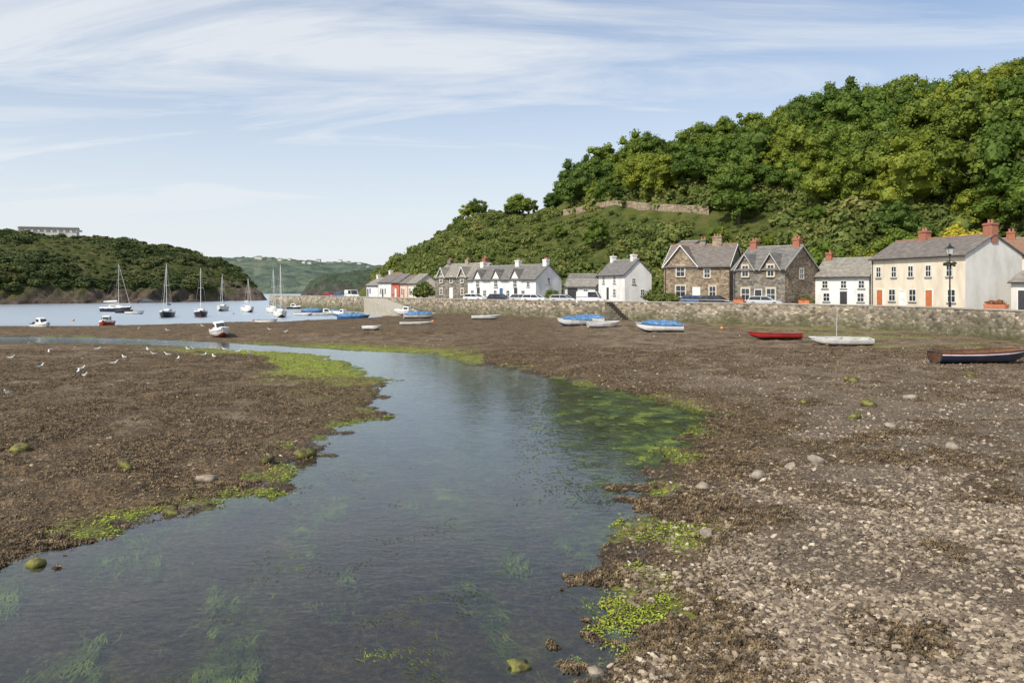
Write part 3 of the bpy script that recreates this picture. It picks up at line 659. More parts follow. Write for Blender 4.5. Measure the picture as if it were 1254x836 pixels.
for i in range(14):
    b=random.choice([random.uniform(270,345),random.uniform(390,462),random.uniform(280,455)]); x,y,z=[float(q) for q in hillD.pt(b,random.uniform(.75,.99))]
    R=root('house','small white house on the distant hillside','house',(x,y,z),(0,0,random.uniform(-.6,.6)),'houses on the distant hill')
    sc=random.uniform(.26,.4); R.scale=(sc*1.3,sc,sc)
    child('wall',DW,R); child('roof',DR,R)
# ------------------------------------------------------------------ cars
TYRE=paint('tyre_rubber',(.015,.015,.016),.8); RIM=paint('alloy_rim',(.45,.45,.46),.3); LAMP=paint('lamp_glass',(.7,.7,.68),.15); REDL=paint('tail_lamp',(.4,.02,.02),.2)
def carpaint(n,c): return paint(n,c,.25,.92)
def car(x,y,yaw,paintm,label,kind='hatch'):
    R=root('parked_car' if kind!='van' else 'parked_van',label,'car' if kind!='van' else 'van',(x,y,2.5),(0,0,yaw),'vehicles parked along the quay')
    hw=.86
    def arch(cx): return [(cx+.38*math.cos(a),.32+.38*math.sin(a)) for a in np.linspace(math.pi,0,7)]
    hood=.92 if kind=='hatch' else 1.05
    low=[(-2.05,.3)]+[(-1.7,.24)]+arch(-1.25)+[(.6,.22)]+arch(1.25)+[(1.75,.26),(2.05,.34),(2.07,.6),(1.95,.78),(1.15,hood),(-1.95,hood+.02),(-2.08,.7)]
    b=B(); b.extr(low,'y',-hw,hw)
    body=b.obj('body',paintm,R); bevel(body,.05,2)
    hz=1.45 if kind=='hatch' else 1.95
    if kind=='hatch': bt=[(-1.9,hood),(1.1,hood)]; tp=[(-1.55,hz),(.35,hz)]
    else: bt=[(-2.0,hood),(1.35,hood)]; tp=[(-1.98,hz),(.85,hz)]
    g=B(); n_=hw-.04; k=hw-.2 if kind=='hatch' else hw-.1
    g.add([(bt[0][0],-n_,hood-.02),(bt[1][0],-n_,hood-.02),(bt[1][0],n_,hood-.02),(bt[0][0],n_,hood-.02),(tp[0][0],-k,hz-.06),(tp[1][0],-k,hz-.06),(tp[1][0],k,hz-.06),(tp[0][0],k,hz-.06)],
      [(3,2,1,0),(4,5,6,7),(0,1,5,4),(1,2,6,5),(2,3,7,6),(3,0,4,7)])
    g.obj('window',GLASS,R)
    r=B(); r.box(tp[0][0]-.02,tp[1][0]+.03,-k-.01,k+.01,hz-.07,hz,0,.06,.06)
    for s in (-1,1):
        r.tube([(bt[0][0]-.01,s*n_,hood),(tp[0][0],s*k,hz-.05)],.05,4); r.tube([(bt[1][0]+.01,s*n_,hood),(tp[1][0],s*k,hz-.05)],.04,4); r.tube([(-.35,s*(n_+.005),hood),(-.35,s*(k+.005),hz-.05)],.04,4)
        if kind=='van': r.box(-1.95,-.3,s*(n_-.03)-.02,s*(n_-.03)+.02,hood,hz-.06)
    r.obj('roof',paintm,R)
    for cx in (-1.25,1.25):
        for s in (-1,1):
            w=bpy.data.objects.new('wheel',None); link(w)
            w.parent=R; w.location=(cx,s*(hw-.1),.32)
            t=B(); t.tube([(0,-.1,0),(0,-.09,0),(0,.09,0),(0,.1,0)],[.27,.32,.32,.27],16); t.obj('tyre',TYRE,w)
            q=B(); q.tube([(0,s*.08,0),(0,s*.115,0)],[.2,.17],12); q.obj('rim',RIM,w)
    for s in (-1,1):
        h=B(); h.box(1.93,2.075,s*.62-.16,s*.62+.16,.58,.74,0,.02,.02); h.obj('headlight',LAMP,R)
        h=B(); h.box(-2.09,-1.98,s*.68-.12,s*.68+.12,.66,.9); h.obj('tail_light',REDL,R)
    h=B(); h.box(2.06,2.09,-.26,.26,.36,.48); h.obj('number_plate',LAMP,R)
    return R
SILV=carpaint('silver_car_paint',(.5,.52,.54)); DKP=carpaint('dark_car_paint',(.03,.035,.045)); WHP=carpaint('white_car_paint',(.75,.75,.75)); BLP=carpaint('blue_car_paint',(.07,.13,.28)); REP=carpaint('red_car_paint',(.35,.03,.03))
for (b,d,yaw,p,lab,k) in [(936,98.6,-.42,SILV,'silver hatchback parked on the quayside','hatch'),(877,104,-.5,DKP,'dark grey hatchback parked on the quayside','hatch'),(853,106,-.5,BLP,'dark blue hatchback parked on the quayside','hatch'),
   (724,115,-.35,WHP,'white van parked on the quayside','van'),(690,119.5,-.4,SILV,'silver hatchback parked by the quay wall','hatch'),(655,125,-.5,WHP,'white hatchback parked by the white terrace','hatch'),(582,136,-.6,WHP,'white hatchback parked by the stone cottages','hatch'),
   (612,131,-.6,DKP,'dark hatchback parked by the white terrace','hatch'),(640,127,-.5,SILV,'silver hatchback parked by the white terrace','hatch'),(431,178,-.9,WHP,'white van parked at the end of the quay','van'),(418,183,-.9,BLP,'blue hatchback parked at the end of the quay','hatch'),(404,188,-.9,REP,'red hatchback parked at the end of the quay','hatch')]:
    x,y=spot(b,d); car(x,y,yaw,p,lab,k)
# ------------------------------------------------------------------ street lamp, planters, basket
x,y=spot(1163,77.5); R=root('street_lamp','tall black Victorian style street lamp on the quay','street lamp',(x,y,2.5))
b=B(); b.tube([(0,0,0),(0,0,.25),(0,0,.3),(0,0,1.1),(0,0,1.2),(0,0,5.6)],[.2,.2,.13,.12,.08,.05],10); b.tube([(-.35,0,5.1),(.35,0,5.1)],.025); b.obj('post',IRON,R)
b=B(); b.box(-.17,.17,-.17,.17,5.75,6.3,0,-.1,-.1); b.obj('lantern',LAMP,R)
b=B(); b.box(-.33,.33,-.33,.33,6.3,6.6,0,.25,.25); b.tube([(0,0,6.6),(0,0,6.72),(0,0,6.9)],[.05,.08,.01],8); b.tube([(0,0,5.55),(0,0,5.75)],[.05,.17],8)
for sx in (-1,1):
    for sy in (-1,1): b.tube([(sx*.17,sy*.17,5.75),(sx*.27,sy*.27,6.3)],.02,4)
b.obj('lamp_cap',IRON,R)
FLR=M('red_flowers',[(.45,(.05,.09,.02)),(.58,(.4,.07,.05)),(.7,(.6,.25,.3))],scale=14,bs=0)
FLG=M('basket_foliage',[(.45,(.03,.055,.015)),(.62,(.10,.08,.04)),(.7,(.4,.15,.18))],scale=14,bs=0)
for dx_ in (-.3,.32):
    V,F=crown(900,.30,.26,0,12,60,.05,.9); o=link(bpy.data.objects.new('hanging_basket',fastmesh('hanging_basket',V,F,[FLG]))); o.location=(x+dx_,y,7.25); tag(o,'round hanging flower basket on the street lamp arm','flower basket',group='flower baskets on the lamp')
TERR=two('terracotta_trough',(.5,.16,.08),(.62,.24,.13),scale=5)
for (b0,d0) in [(1214,71),(1225,70.2),(905,98.2),(985,92.4)]:
    x,y=spot(b0,d0); R=root('flower_planter','orange terracotta trough of flowers on the quay wall','planter',(x,y,3.13),(0,0,-1.2 if b0>1100 else -.7),'flower troughs along the quay wall')
    b=B(); b.box(-.6,.6,-.2,.2,0,.38,0,-.05,-.05); b.obj('trough',TERR,R)
    V,F=crown(int(b0),.45,.25,.42,10,50,.06,.2); V[:,0]*=1.3; V[:,1]*=.5; child('flowers',fastmesh('flowers',V,F,[FLR]),R)
# ------------------------------------------------------------------ boats
PW=paint('white_boat_paint',(.78,.78,.76),.35); PB=paint('blue_boat_paint',(.04,.13,.33),.35); PN=paint('navy_boat_paint',(.018,.028,.06),.3); PR=paint('red_boat_paint',(.42,.03,.025),.35)
PT=two('varnished_wood',(.13,.065,.03),(.24,.13,.06),scale=6,rough=.5); PG=paint('dark_antifoul',(.05,.04,.05),.7); PAR=paint('red_antifoul',(.3,.05,.035),.7); PI=paint('pale_boat_interior',(.5,.5,.46),.6)
TARP=M('blue_tarpaulin',[(.35,(.045,.10,.20)),(.5,(.08,.19,.36)),(.65,(.19,.33,.5))],scale=1.6,rough=.6,bs=.8,bd=.15); TARPW=M('white_tarpaulin',[(.3,(.5,.52,.55)),(.6,(.72,.74,.76))],scale=3,rough=.6,bs=.6,bd=.08)
ALU=paint('mast_alloy',(.6,.6,.6),.35); ROPE=paint('rope',(.3,.27,.2),.9); ORB=paint('orange_buoy_plastic',(.7,.25,.12),.4)
NS=16
def hp(L,beam,h,t,tr):
    f=float(np.interp(t,[0,.2,.45,.7,.85,.95,1],[tr,tr*.4+.6,1,.86,.58,.25,.02]))
    s=h*(1+.34*t**2.2+.07*(1-t)**2); k=h*.62*max(0,(t-.72)/.28)**2+h*.06*(1-t)
    return -L/2+L*t,beam/2*f,s,k
SEC=[(1,1),(1.01,.90),(1.0,.80),(.93,.46),(.78,.24),(.46,.08),(0,0)]
def hullmesh(L,beam,h,tr):
    b=B(); n=2*len(SEC)-1; O=[];I=[]
    for i in range(NS+1):
        t=i/NS; x,w,s,k=hp(L,beam,h,t,tr); ro=[];ri=[]
        for sd in (-1,1):
            S_=SEC if sd<0 else SEC[-2::-1]
            for wf,hf in S_:
                xx=x+.07*L*(t**4)*hf
                ro.append((xx,sd*w*wf,k+(s-k)*hf))
                ri.append((min(xx,L/2*1.1-.06),sd*w*wf*.9,(k+.06)+(s-k-.06)*hf))
        O.append(ro);I.append(ri)
    for r in O+I: b.v+=r
    mj={0:0,1:1,2:2,3:2}
    for i in range(NS):
        for j in range(n-1):
            a=i*n+j; b.f.append([a,a+1,a+1+n,a+n]); b.m.append(mj.get(min(j,n-2-j),3))
            a2=a+(NS+1)*n; b.f.append([a2,a2+n,a2+1+n,a2+1]); b.m.append(4)
        for j in (0,n-1):
            a=i*n+j; a2=a+(NS+1)*n; b.f.append([a,a+n,a2+n,a2]); b.m.append(0)
    b.f.append(list(range(n))); b.m.append(2)
    q=(NS+1)*n; b.f.append(list(range(q,q+n))[::-1]); b.m.append(4)
    return b
def boat(x,y,yaw,L,beam,h,stripe,side,bottom,label,kind='open',tr=.72,roll=0,z=None,inner=PI,cover=TARP,mast=0,group=None,trimm=PT,band=None):
    if z is None: z=g1(x,y)-.03
    name={'open':'rowing_boat','cover':'covered_boat','cabin':'motor_boat','yacht':'sailing_boat','tender':'dinghy'}[kind]
    R=root(name,label,'boat',(x,y,z),(roll,0,yaw),group)
    hullmesh(L,beam,h,tr).obj('hull',[stripe,band or side,side,bottom,inner],R)
    g=B(); P=[]
    for i in range(NS+1):
        t=i/NS; xx,w,s,k=hp(L,beam,h,t,tr); P.append((xx+.07*L*t**4,-w,s))
    g.tube(P+[(p[0],-p[1],p[2]) for p in P[::-1]]+[P[0]],.025,5); g.obj('gunwale',trimm,R)
    def shell(t0,t1,ridge,mat,nm,n=12,dr=.16):
        b=B(); rings=[]
        for i in range(n+1):
            t=t0+(t1-t0)*i/n; xx,w,s,k=hp(L,beam,h,t,tr); xx+=.07*L*t**4; w+=.03
            rd=ridge*(math.sin(math.pi*min(1,(i+.6)/(n+1)))**.5)*(1-.22*math.sin(i*1.9))
            rings.append([(xx,-w,s-dr*(1+.3*math.sin(i*2.3))),(xx,-w,s+.04),(xx,-w*.45,s+.04+rd*.6),(xx,0,s+.05+rd),(xx,w*.45,s+.04+rd*.6),(xx,w,s+.04),(xx,w,s-dr*(1+.3*math.sin(i*2.3)))])
        b.loft(rings); return b.obj(nm,mat,R)
    if kind in('open','tender'):
        for t in (.22,.48,.7):
            if kind=='tender' and t==.22: continue
            xx,w,s,k=hp(L,beam,h,t,tr); b=B(); b.box(xx-.13,xx+.13,-w*.88,w*.88,s*.68,s*.68+.04); b.obj('seat',PT,R)
        if kind=='open':
            xx,w,s,k=hp(L,beam,h,.35,tr)
            for sd in (-1,1):
                b=B(); b.tube([(-L*.3,sd*w*.4,s*.75),(L*.28,sd*w*.25,s*.78)],.025,5); b.obj('oar',PT,R)
    if kind=='cover': shell(.02,.88,.40,cover,'cover',12,.05)
    if kind=='cabin':
        shell(.55,.97,.12,PW,'foredeck',8)
        c=B(); w=beam/2*.62; s=h*1.05; c.add([(-L*.08,-w,s),(L*.26,-w*.8,s),(L*.26,w*.8,s),(-L*.08,w,s),(-L*.06,-w*.85,s+.75),(L*.13,-w*.72,s+.7),(L*.13,w*.72,s+.7),(-L*.06,w*.85,s+.75)],[(3,2,1,0),(4,5,6,7),(0,1,5,4),(1,2,6,5),(2,3,7,6),(3,0,4,7)])
        co=c.obj('cabin',PW,R); bevel(co,.05,2)
        wv=B(); wv.add([(L*.245,-w*.66,s+.18),(L*.245,w*.66,s+.18),(L*.155,w*.62,s+.62),(L*.155,-w*.62,s+.62)],[(0,1,2,3)]); wo=wv.obj('window',GLASS,co); wo.location.x=.03
        for sd in (-1,1): wv=B(); wv.box(L*-.03,L*.12,sd*w*.93-.03,sd*w*.93+.0,s+.28,s+.58); wv.obj('window',GLASS,co)
        m_=B(); xx=-L/2-.15; m_.box(xx-.15,xx+.15,-.14,.14,h*.75,h*.75+.4,0,.03,.03); m_.box(xx-.05,xx+.08,-.05,.05,-.1,h*.75); mo=m_.obj('outboard_motor',DARKD,R); bevel(mo,.03,2)
    if kind=='yacht':
        shell(.0,.97,.05,PW,'deck',12)
        c=B(); w=beam/2*.55; s=h*1.05
        c.add([(-L*.18,-w,s),(L*.24,-w*.7,s+.08),(L*.24,w*.7,s+.08),(-L*.18,w,s),(-L*.18,-w*.85,s+.5),(L*.14,-w*.6,s+.45),(L*.14,w*.6,s+.45),(-L*.18,w*.85,s+.5)],[(3,2,1,0),(4,5,6,7),(0,1,5,4),(1,2,6,5),(2,3,7,6),(3,0,4,7)])
        co=c.obj('cabin',PW,R); bevel(co,.05,2)
        for sd in (-1,1): wv=B(); wv.box(-L*.13,L*.08,sd*(w*.93)-.02,sd*(w*.93)+.02,s+.2,s+.38); wv.obj('window',GLASS,co)
        b=B(); b.tube([(-L*.45,0,s+1.1),(L*.08,0,s+1.0)],.05,6); b.obj('boom',ALU,R)
        b=B(); b.tube([(-L*.43,0,s+1.2),(-L*.2,0,s+1.28),(L*.05,0,s+1.35)],[.09,.15,.17],8); b.obj('sail_cover',cover,R)
        rl=B()
        for sd in (-1,1):
            P=[]
            for t in (.02,.2,.4,.6,.8,.95):
                xx,w_,s_,k=hp(L,beam,h,t,tr); xx+=.07*L*t**4; P.append((xx,sd*w_*.95,s_+.6)); rl.tube([(xx,sd*w_*.95,s_),(xx,sd*w_*.95,s_+.6)],.018,4)
            rl.tube(P,.015,4)
        rl.obj('guard_rail',ALU,R)
    if mast:
        b=B(); b.tube([(L*.1,0,h*.4),(L*.1,0,mast)],[.06 if mast>6 else .03,.035 if mast>6 else .02],6)
        if mast>6: b.tube([(L*.1,-.45,mast*.6),(L*.1,.45,mast*.6)],.025,4)
        b.obj('mast',ALU,R)
        b=B()
        if mast>6:
            b.tube([(L*.52,0,h*1.3),(L*.11,0,mast*.97)],.03,5); b.tube([(-L*.5,0,h),(L*.1,0,mast)],.008,4)
            for sd in (-1,1): b.tube([(L*.08,sd*beam*.45,h),(L*.1,sd*.45,mast*.6),(L*.1,0,mast*.97)],.008,4)
            b.obj('rigging',ALU,R)
        else:
            b.tube([(L*.5,0,h*1.2),(L*.1,0,mast)],.008,4); b.obj('rigging',ROPE,R)
    return R
def sp(b,y,z=.3): 
    d=(EYE-z)*975/(y-352); return spot(b,d)
rad=math.radians
for (b0,y0_,yaw,L,bm_,h,st,si,bt,lab,kw) in [
 (1200,449,8,5.9,1.9,.66,PR,PN,PN,'dark rowing boat with thin red and white stripes and wooden interior',dict(kind='open',roll=.03,band=PW,trimm=PN,inner=PT)),
 (1031,426,178,4.5,1.6,.5,PW,PW,PG,'white dinghy with short bare mast lying on the mud',dict(kind='open',roll=-.08,mast=3.0,trimm=PW)),
 (950,419,176,4.2,1.6,.5,PR,PR,PN,'red open boat resting on the mud',dict(kind='open',roll=.05,inner=PN,band=PN,trimm=PR)),
 (809,409,172,4.5,1.8,.76,PB,PW,PN,'blue and white boat under a blue cover',dict(kind='cover',roll=.03,band=PB,trimm=PW)),
 (738,402.5,10,3.5,1.6,.55,PW,PW,PG,'white open boat with wooden seats',dict(kind='open',roll=.08,trimm=PW)),
 (704,401,200,4.0,1.7,.72,PW,PW,PB,'white boat under a bright blue tarpaulin',dict(kind='cover',roll=.03,trimm=PW)),
 (722,398,165,3.9,1.7,.66,PW,PW,PG,'white boat under a blue canvas cover',dict(kind='cover',roll=.03,trimm=PW)),
 (594,393,4,3.8,1.5,.5,PW,PW,PG,'plain white open boat on the shore',dict(kind='open',trimm=PW)),
 (513,391.5,15,4.4,1.7,.6,PW,PW,PG,'white boat with blue cover at the water edge',dict(kind='cover',trimm=PW)),
 (500,388,160,4.6,1.9,.7,PB,PW,PG,'white cabin boat drawn up by the slipway',dict(kind='cabin')),
 (508,400,5,3.6,1.3,.3,PW,PW,PG,'low white flat dinghy on the mud',dict(kind='tender',trimm=PW)),
 (455,406,-20,1.9,1.1,.4,PW,PW,PG,'small white tender lying on the mud',dict(kind='tender',trimm=PW)),
 (270,410,-62,4.4,1.9,.75,PW,PW,PAR,'white cabin boat aground with bow towards the river',dict(kind='cabin',roll=.12)),
 (50,403,-35,3.3,1.6,.7,PB,PW,PB,'white and blue cabin boat at the water edge',dict(kind='cabin',z=-.1)),
 (131,401,-75,3.8,1.7,.8,PR,PR,PG,'small red cabin boat moored bow-on',dict(kind='cabin',z=-.1))]:
    x,y=sp(b0,y0_,.0 if 'z' in kw else .3); boat(x,y,rad(yaw),L,bm_,h,st,si,bt,lab,**kw)
G_='boats moored in the estuary'
for (b0,y0_,yaw,L,mast,st,si,bt,cv,lab) in [(142,381.5,-.3,7.2,10.2,PW,PN,PAR,TARPW,'dark hulled sailing yacht with red waterline'),(205,388,-1.35,6.6,9.4,PB,PN,PG,TARP,'navy sailing yacht with blue sail cover'),
  (246,387.5,-1.2,6.4,8.7,PT,PN,PAR,TARPW,'dark sailing yacht with orange-brown deck trim'),(273,380.5,-1.4,6.0,8.2,PW,PW,PG,TARP,'white sailing yacht with bare mast'),(303,382,-1.0,5.6,7.2,PW,PW,PG,TARPW,'small white sailing yacht with bare mast'),
  (343,388,-1.2,6.6,9.2,PW,PW,PG,TARP,'white sailing yacht near the pier end'),(334,383,-1.1,6.2,9.0,PW,PW,PB,TARP,'white and blue sailing yacht near the pier')]:
    x,y=sp(b0,y0_,0); boat(x,y,yaw,L,2.3,1.1,st,si,bt,lab,'yacht',tr=.6,z=-.3,mast=mast,cover=cv,group=G_,trimm=PW)
for (b0,y0_,yaw,L,k,st,si,lab) in [(432,390.5,.1,4.8,'cover',PB,PB,'blue boat with blue cover moored by the quay'),(398,386,.3,4.6,'cabin',PW,PW,'white cabin boat moored by the quay'),(383,383,-.2,4.4,'cover',PW,PB,'white and blue covered boat moored by the quay'),
   (410,385,.5,4.0,'cover',PR,PN,'dark covered boat moored by the quay'),(421,387,2.6,4.2,'cabin',PW,PB,'blue and white cabin boat moored by the quay'),(372,386,-.6,4.,'tender',PB,PW,'small open boat moored by the quay'),
   (165,384.5,.1,3.2,'tender',PW,PW,'low white open tender on its mooring'),(152,383,.2,3.,'tender',PN,PN,'low dark open tender on its mooring'),(327,396,-.3,3.0,'tender',PW,PW,'low white open tender at the water edge'),(358,378,.1,4.6,'cabin',PW,PN,'small cabin boat moored off the pier')]:
    x,y=sp(b0,y0_,0); boat(x,y,yaw,L,1.7,.6,st,si,PG,lab,k,z=-.15,group='small boats moored by the quay')
for (b0,y0_) in [(90,392),(310,392),(286,384),(884,408),(530,398)]:
    x,y=sp(b0,y0_,.1); z=max(0,g1(x,y))
    V=B(); V.tube([(0,0,-.02),(0,0,.04),(0,0,.14),(0,0,.24),(0,0,.28)],[.07,.16,.2,.15,.05],10); V.tube([(0,0,.27),(.05,0,.34),(0,0,.37),(-.05,0,.33),(0,0,.27)],.02,5)
    o=V.obj('mooring_buoy',ORB,smooth=True); o.location=(x,y,z); tag(o,'round orange mooring buoy with a rope eye','buoy',group='mooring buoys')
# ------------------------------------------------------------------ gulls
GW=paint('white_feathers',(.8,.8,.78),.8,.95); GG=paint('grey_wing_feathers',(.4,.42,.45),.8); GY=paint('yellow_beak',(.7,.4,.05),.5)
def ringx(x,z,w,h,n=8): return [(x,w*math.cos(a),z+h*math.sin(a)) for a in [2*math.pi*i/n for i in range(n)]]
gb=B(); gb.loft([ringx(*q) for q in [(-.27,.24,.03,.01),(-.16,.23,.06,.04),(-.02,.22,.085,.08),(.09,.25,.075,.075),(.14,.31,.045,.05),(.16,.37,.04,.045),(.2,.4,.042,.042),(.24,.395,.02,.02)]]); GBm=gb.mesh('body',[GW],True)
gwm=[]
for sd in (-1,1):
    gw=B(); gw.loft([[(.08,sd*.07,.29),(.08,sd*.09,.22),(.08,sd*.06,.25)],[(-.08,sd*.075,.30),(-.08,sd*.105,.23),(-.08,sd*.07,.22)],[(-.32,sd*.01,.27),(-.32,sd*.03,.245),(-.32,sd*.02,.24)]]); gwm.append(gw.mesh('wing',[GG]))
gk=B(); gk.tube([(.235,0,.395),(.28,0,.388),(.3,0,.375)],[.016,.013,.004],6); GKm=gk.mesh('beak',[GY])
gl=B(); gl.tube([(0,0,.17),(.01,0,.08),(0,0,0),(.05,0,-.005)],.009,5); GLm=gl.mesh('leg',[GY])
for (b0,y0_) in [(100,458),(104,467),(96,463),(181,433),(188,437),(205,439),(250,438),(262,441),(237,431),(292,434),(50,456),(14,444),(152,442),(120,431),(230,430),(10,488),(306,436),(60,437),(140,452),(218,446),(275,431),(330,408),(350,411),(205,409),(170,407),(248,404)]:
    x,y=sp(b0,y0_,.15); z=g1(x,y)
    R=root('gull','white gull with grey wings standing on the mud','gull',(x,y,max(z,-.1)),(0,0,random.uniform(0,6.28)),'gulls standing on the mud'); R.scale=(.85,.85,.85)
    child('body',GBm,R); child('wing',gwm[0],R); child('wing',gwm[1],R); child('beak',GKm,R); child('leg',GLm,R,(-.0,-.035,0)); child('leg',GLm,R,(0,.035,0))
# ------------------------------------------------------------------ boulders
BLD=M('boulder_stone',[(.3,(.15,.12,.095)),(.6,(.33,.28,.22))],scale=5,bs=.7,bd=.05,detail=8)
BLM=M('mossy_boulder_stone',[(.40,(.06,.048,.028)),(.52,(.12,.115,.035)),(.66,(.22,.22,.05))],scale=6,bs=.9,bd=.06,detail=8)
for (b0,y0_,s,mt) in [(1045,475,.26,BLM),(1112,496,.22,BLD),(1062,505,.26,BLM),(1048,518,.22,BLM),(1000,573,.24,BLD),(968,578,.17,BLD),(930,586,.18,BLD),(985,500,.16,BLM),(1090,530,.16,BLD),(860,600,.15,BLD),(1165,560,.16,BLD),
    (25,553,.24,BLM),(155,579,.18,BLM),(250,586,.18,BLD),(45,683,.17,BLM),(375,556,.22,BLM),(210,622,.14,BLM),(640,806,.13,BLM),(865,655,.14,BLD),(780,648,.15,BLM),(728,812,.10,BLD),(330,566,.15,BLM),(1190,470,.22,BLM)]:
    x,y=sp(b0,y0_,.1); z=g1(x,y)
    V,F=ICO2; r_=np.random.default_rng(int(b0)); k=r_.normal(size=(5,3)); W=V.copy()
    for q in k: W*=(1+.17*np.sin(V@q*2.0+q[0]))[:,None]
    W*=np.array([s*r_.uniform(1,1.25),s,s*r_.uniform(.7,.9)])
    o=link(bpy.data.objects.new('boulder',fastmesh('boulder',W,F,[mt],smooth=True))); o.location=(x,y,max(z,-.06)+.28*s); o.rotation_euler[2]=r_.uniform(0,6)
    tag(o,'weed and moss covered boulder on the shore' if mt is BLM else 'pale bare boulder lying on the shingle','boulder',group='boulders scattered on the shore')
# ------------------------------------------------------------------ pebbles (stuff)
def pebmat():
    m,nt,b=newmat('shingle_stone'); at=N(nt,'ShaderNodeAttribute',attribute_name='tint')
    r=ramp(nt,[(0,(.085,.064,.046)),(.35,(.2,.155,.11)),(.7,(.37,.295,.21)),(.93,(.53,.45,.34)),(1,(.66,.6,.49))]); nt.links.new(at.outputs['Fac'],r.inputs[0])
    n=noise(nt,coords(nt),18,3,.6); rr=ramp(nt,[(.3,(.65,.65,.65)),(.7,(1.1,1.1,1.1))]); nt.links.new(n,rr.inputs[0])
    nt.links.new(mixc(nt,1,r.outputs[0],rr.outputs[0],'MULTIPLY'),b.inputs['Base Color']); b.inputs['Roughness'].default_value=.85; return m
PEB=pebmat()
def pebbles(name,label,n,ymin,ymax,smin,smax,test,ul=-.75,pw=4):
    u=rng.uniform(ul,.85,n*6); Y=np.exp(rng.uniform(math.log(ymin),math.log(ymax),n*6)); X=u*Y
    pr=test(X,Y); k=rng.random(len(X))<pr; X=X[k][:n];Y=Y[k][:n]; n=len(X)
    Zg=gz(X,Y); s=smin+(smax-smin)*rng.random(n)**pw; s*=(1+Y/150)
    V,F=ICO1
    base=V[None]*(1+.45*(rng.random((n,len(V),1))-.5))
    sc=np.stack([s*rng.uniform(.9,1.5,n),s*rng.uniform(.7,1.1,n),s*rng.uniform(.4,.8,n)],-1)[:,None,:]
    base=base*sc; a=rng.uniform(0,6.28,n); ca_,sa=np.cos(a)[:,None],np.sin(a)[:,None]
    tl=rng.normal(0,.25,(n,1)); z=base[...,2]+base[...,0]*tl
    P=np.stack([base[...,0]*ca_-base[...,1]*sa+X[:,None],base[...,0]*sa+base[...,1]*ca_+Y[:,None],z+(Zg+s*.1)[:,None]],-1)
    FF=(F[None]+(np.arange(n)*len(V))[:,None,None]).reshape(-1,3)
    me=fastmesh(name,P.reshape(-1,3),FF,[PEB]); t=me.attributes.new('tint','FLOAT','POINT')
    t.data.foreach_set('value',np.repeat(np.clip(rng.beta(1.4,2.0,n),0,1),len(V)).astype(np.float32))
    o=link(bpy.data.objects.new(name,me)); tag(o,label,'pebbles',kind='stuff')
def t_stone(X,Y):
    p=gget(stony,X,Y); c=sstep(.44,.58,fbm(X,Y,.35,5,91,.6)); w=gget(SR,X,Y)
    return np.clip(p*(.08+.92*c)*(1-.8*sstep(18,32,Y))+.10*(w>.2)*(X>0),0,1)
pebbles('shingle','small tan and brown shore stones on dark mud',62000,8,60,.010,.062,t_stone,-.05,3.8)
def t_any(X,Y):
    w=gget(SR,X,Y); return np.where(w>.4,.35,.0)*(.1+.9*sstep(.47,.6,fbm(X,Y,.4,3,93)))
pebbles('loose_stones','scattered pale stones among the brown seaweed',6000,14,95,.018,.065,t_any,-.75,3)
# ------------------------------------------------------------------ seaweed straps (stuff)
def straps(name,label,n,test,mat,ymin,ymax,lz=.05,ln=(.05,.16),wd=(.012,.035),mode='land',fd=45,ur=(-.8,.85)):
    u=rng.uniform(ur[0],ur[1],n*5); Y=np.exp(rng.uniform(math.log(ymin),math.log(ymax),n*5)); X=u*Y
    k=rng.random(len(X))<test(X,Y); X=X[k][:n];Y=Y[k][:n]; n=len(X)
    Zg=gz(X,Y); 
    f=(1+Y/fd); L=rng.uniform(*ln,n)*f; W=rng.uniform(*wd,n)*f; a=rng.uniform(0,6.28,n); hgt=rng.random(n)**1.5*lz*f**.5
    if mode!='land': a=np.pi/2+.35+rng.normal(0,.3,n)+ (fbm(X,Y,.25,2,88)-.5)*1.6
    if mode=='sub': Zg=np.minimum(np.maximum(Zg,-.09),-.03-hgt)
    if mode=='float': Zg=np.full(n,-.004); hgt=hgt*.3+.004
    dx,dy=np.cos(a),np.sin(a); px,py=-dy,dx
    pts=[]
    for q,hf in ((-.5,0),(0,1),(.5,.15)):
        for sd in (-1,1):
            ww=W*(1.2 if q==0 else .5)
            pts.append(np.stack([X+dx*L*q+px*ww*sd,Y+dy*L*q+py*ww*sd,Zg+.006+hgt*hf+rng.random(n)*.015*(1 if mode=='land' else 0)],-1))
    P=np.stack(pts,1); base=(np.arange(n)*6)[:,None]
    F=np.concatenate([base+np.array([0,1,3,2]),base+np.array([2,3,5,4])],0)
    o=link(bpy.data.objects.new(name,fastmesh(name,P.reshape(-1,3),F,[mat]))); tag(o,label,'seaweed',kind='stuff')
WEED=M('bladder_wrack',[(.36,(.028,.019,.010)),(.5,(.10,.068,.034)),(.64,(.26,.185,.10))],scale=5,rough=.6,bs=0,spec=.35,detail=8)
GWD=M('green_weed',[(.3,(.12,.16,.015)),(.7,(.34,.40,.04))],scale=6,rough=.6,bs=0)
GSUB=M('submerged_green_weed',[(.35,(.035,.055,.012)),(.5,(.08,.115,.022)),(.66,(.19,.24,.04))],scale=1.5,rough=.6,bs=0)
GFL=M('floating_green_weed',[(.40,(.022,.034,.010)),(.52,(.055,.082,.016)),(.62,(.14,.18,.025)),(.70,(.30,.36,.04))],scale=.9,rough=.6,bs=0)
def t_weed(X,Y):
    w=gget(SR,X,Y); wd=gget(weedy,X,Y); al=gget(algae,X,Y)
    return np.where(w>-.25,.04+.96*wd,0)*(.10+.90*sstep(.44,.56,fbm(X,Y,.7,4,95)))*(1-.95*sstep(.2,.5,al))
straps('seaweed','brown bladder wrack draped over the shore',380000,t_weed,WEED,8,60,lz=.04,ln=(.02,.07),wd=(.004,.011))
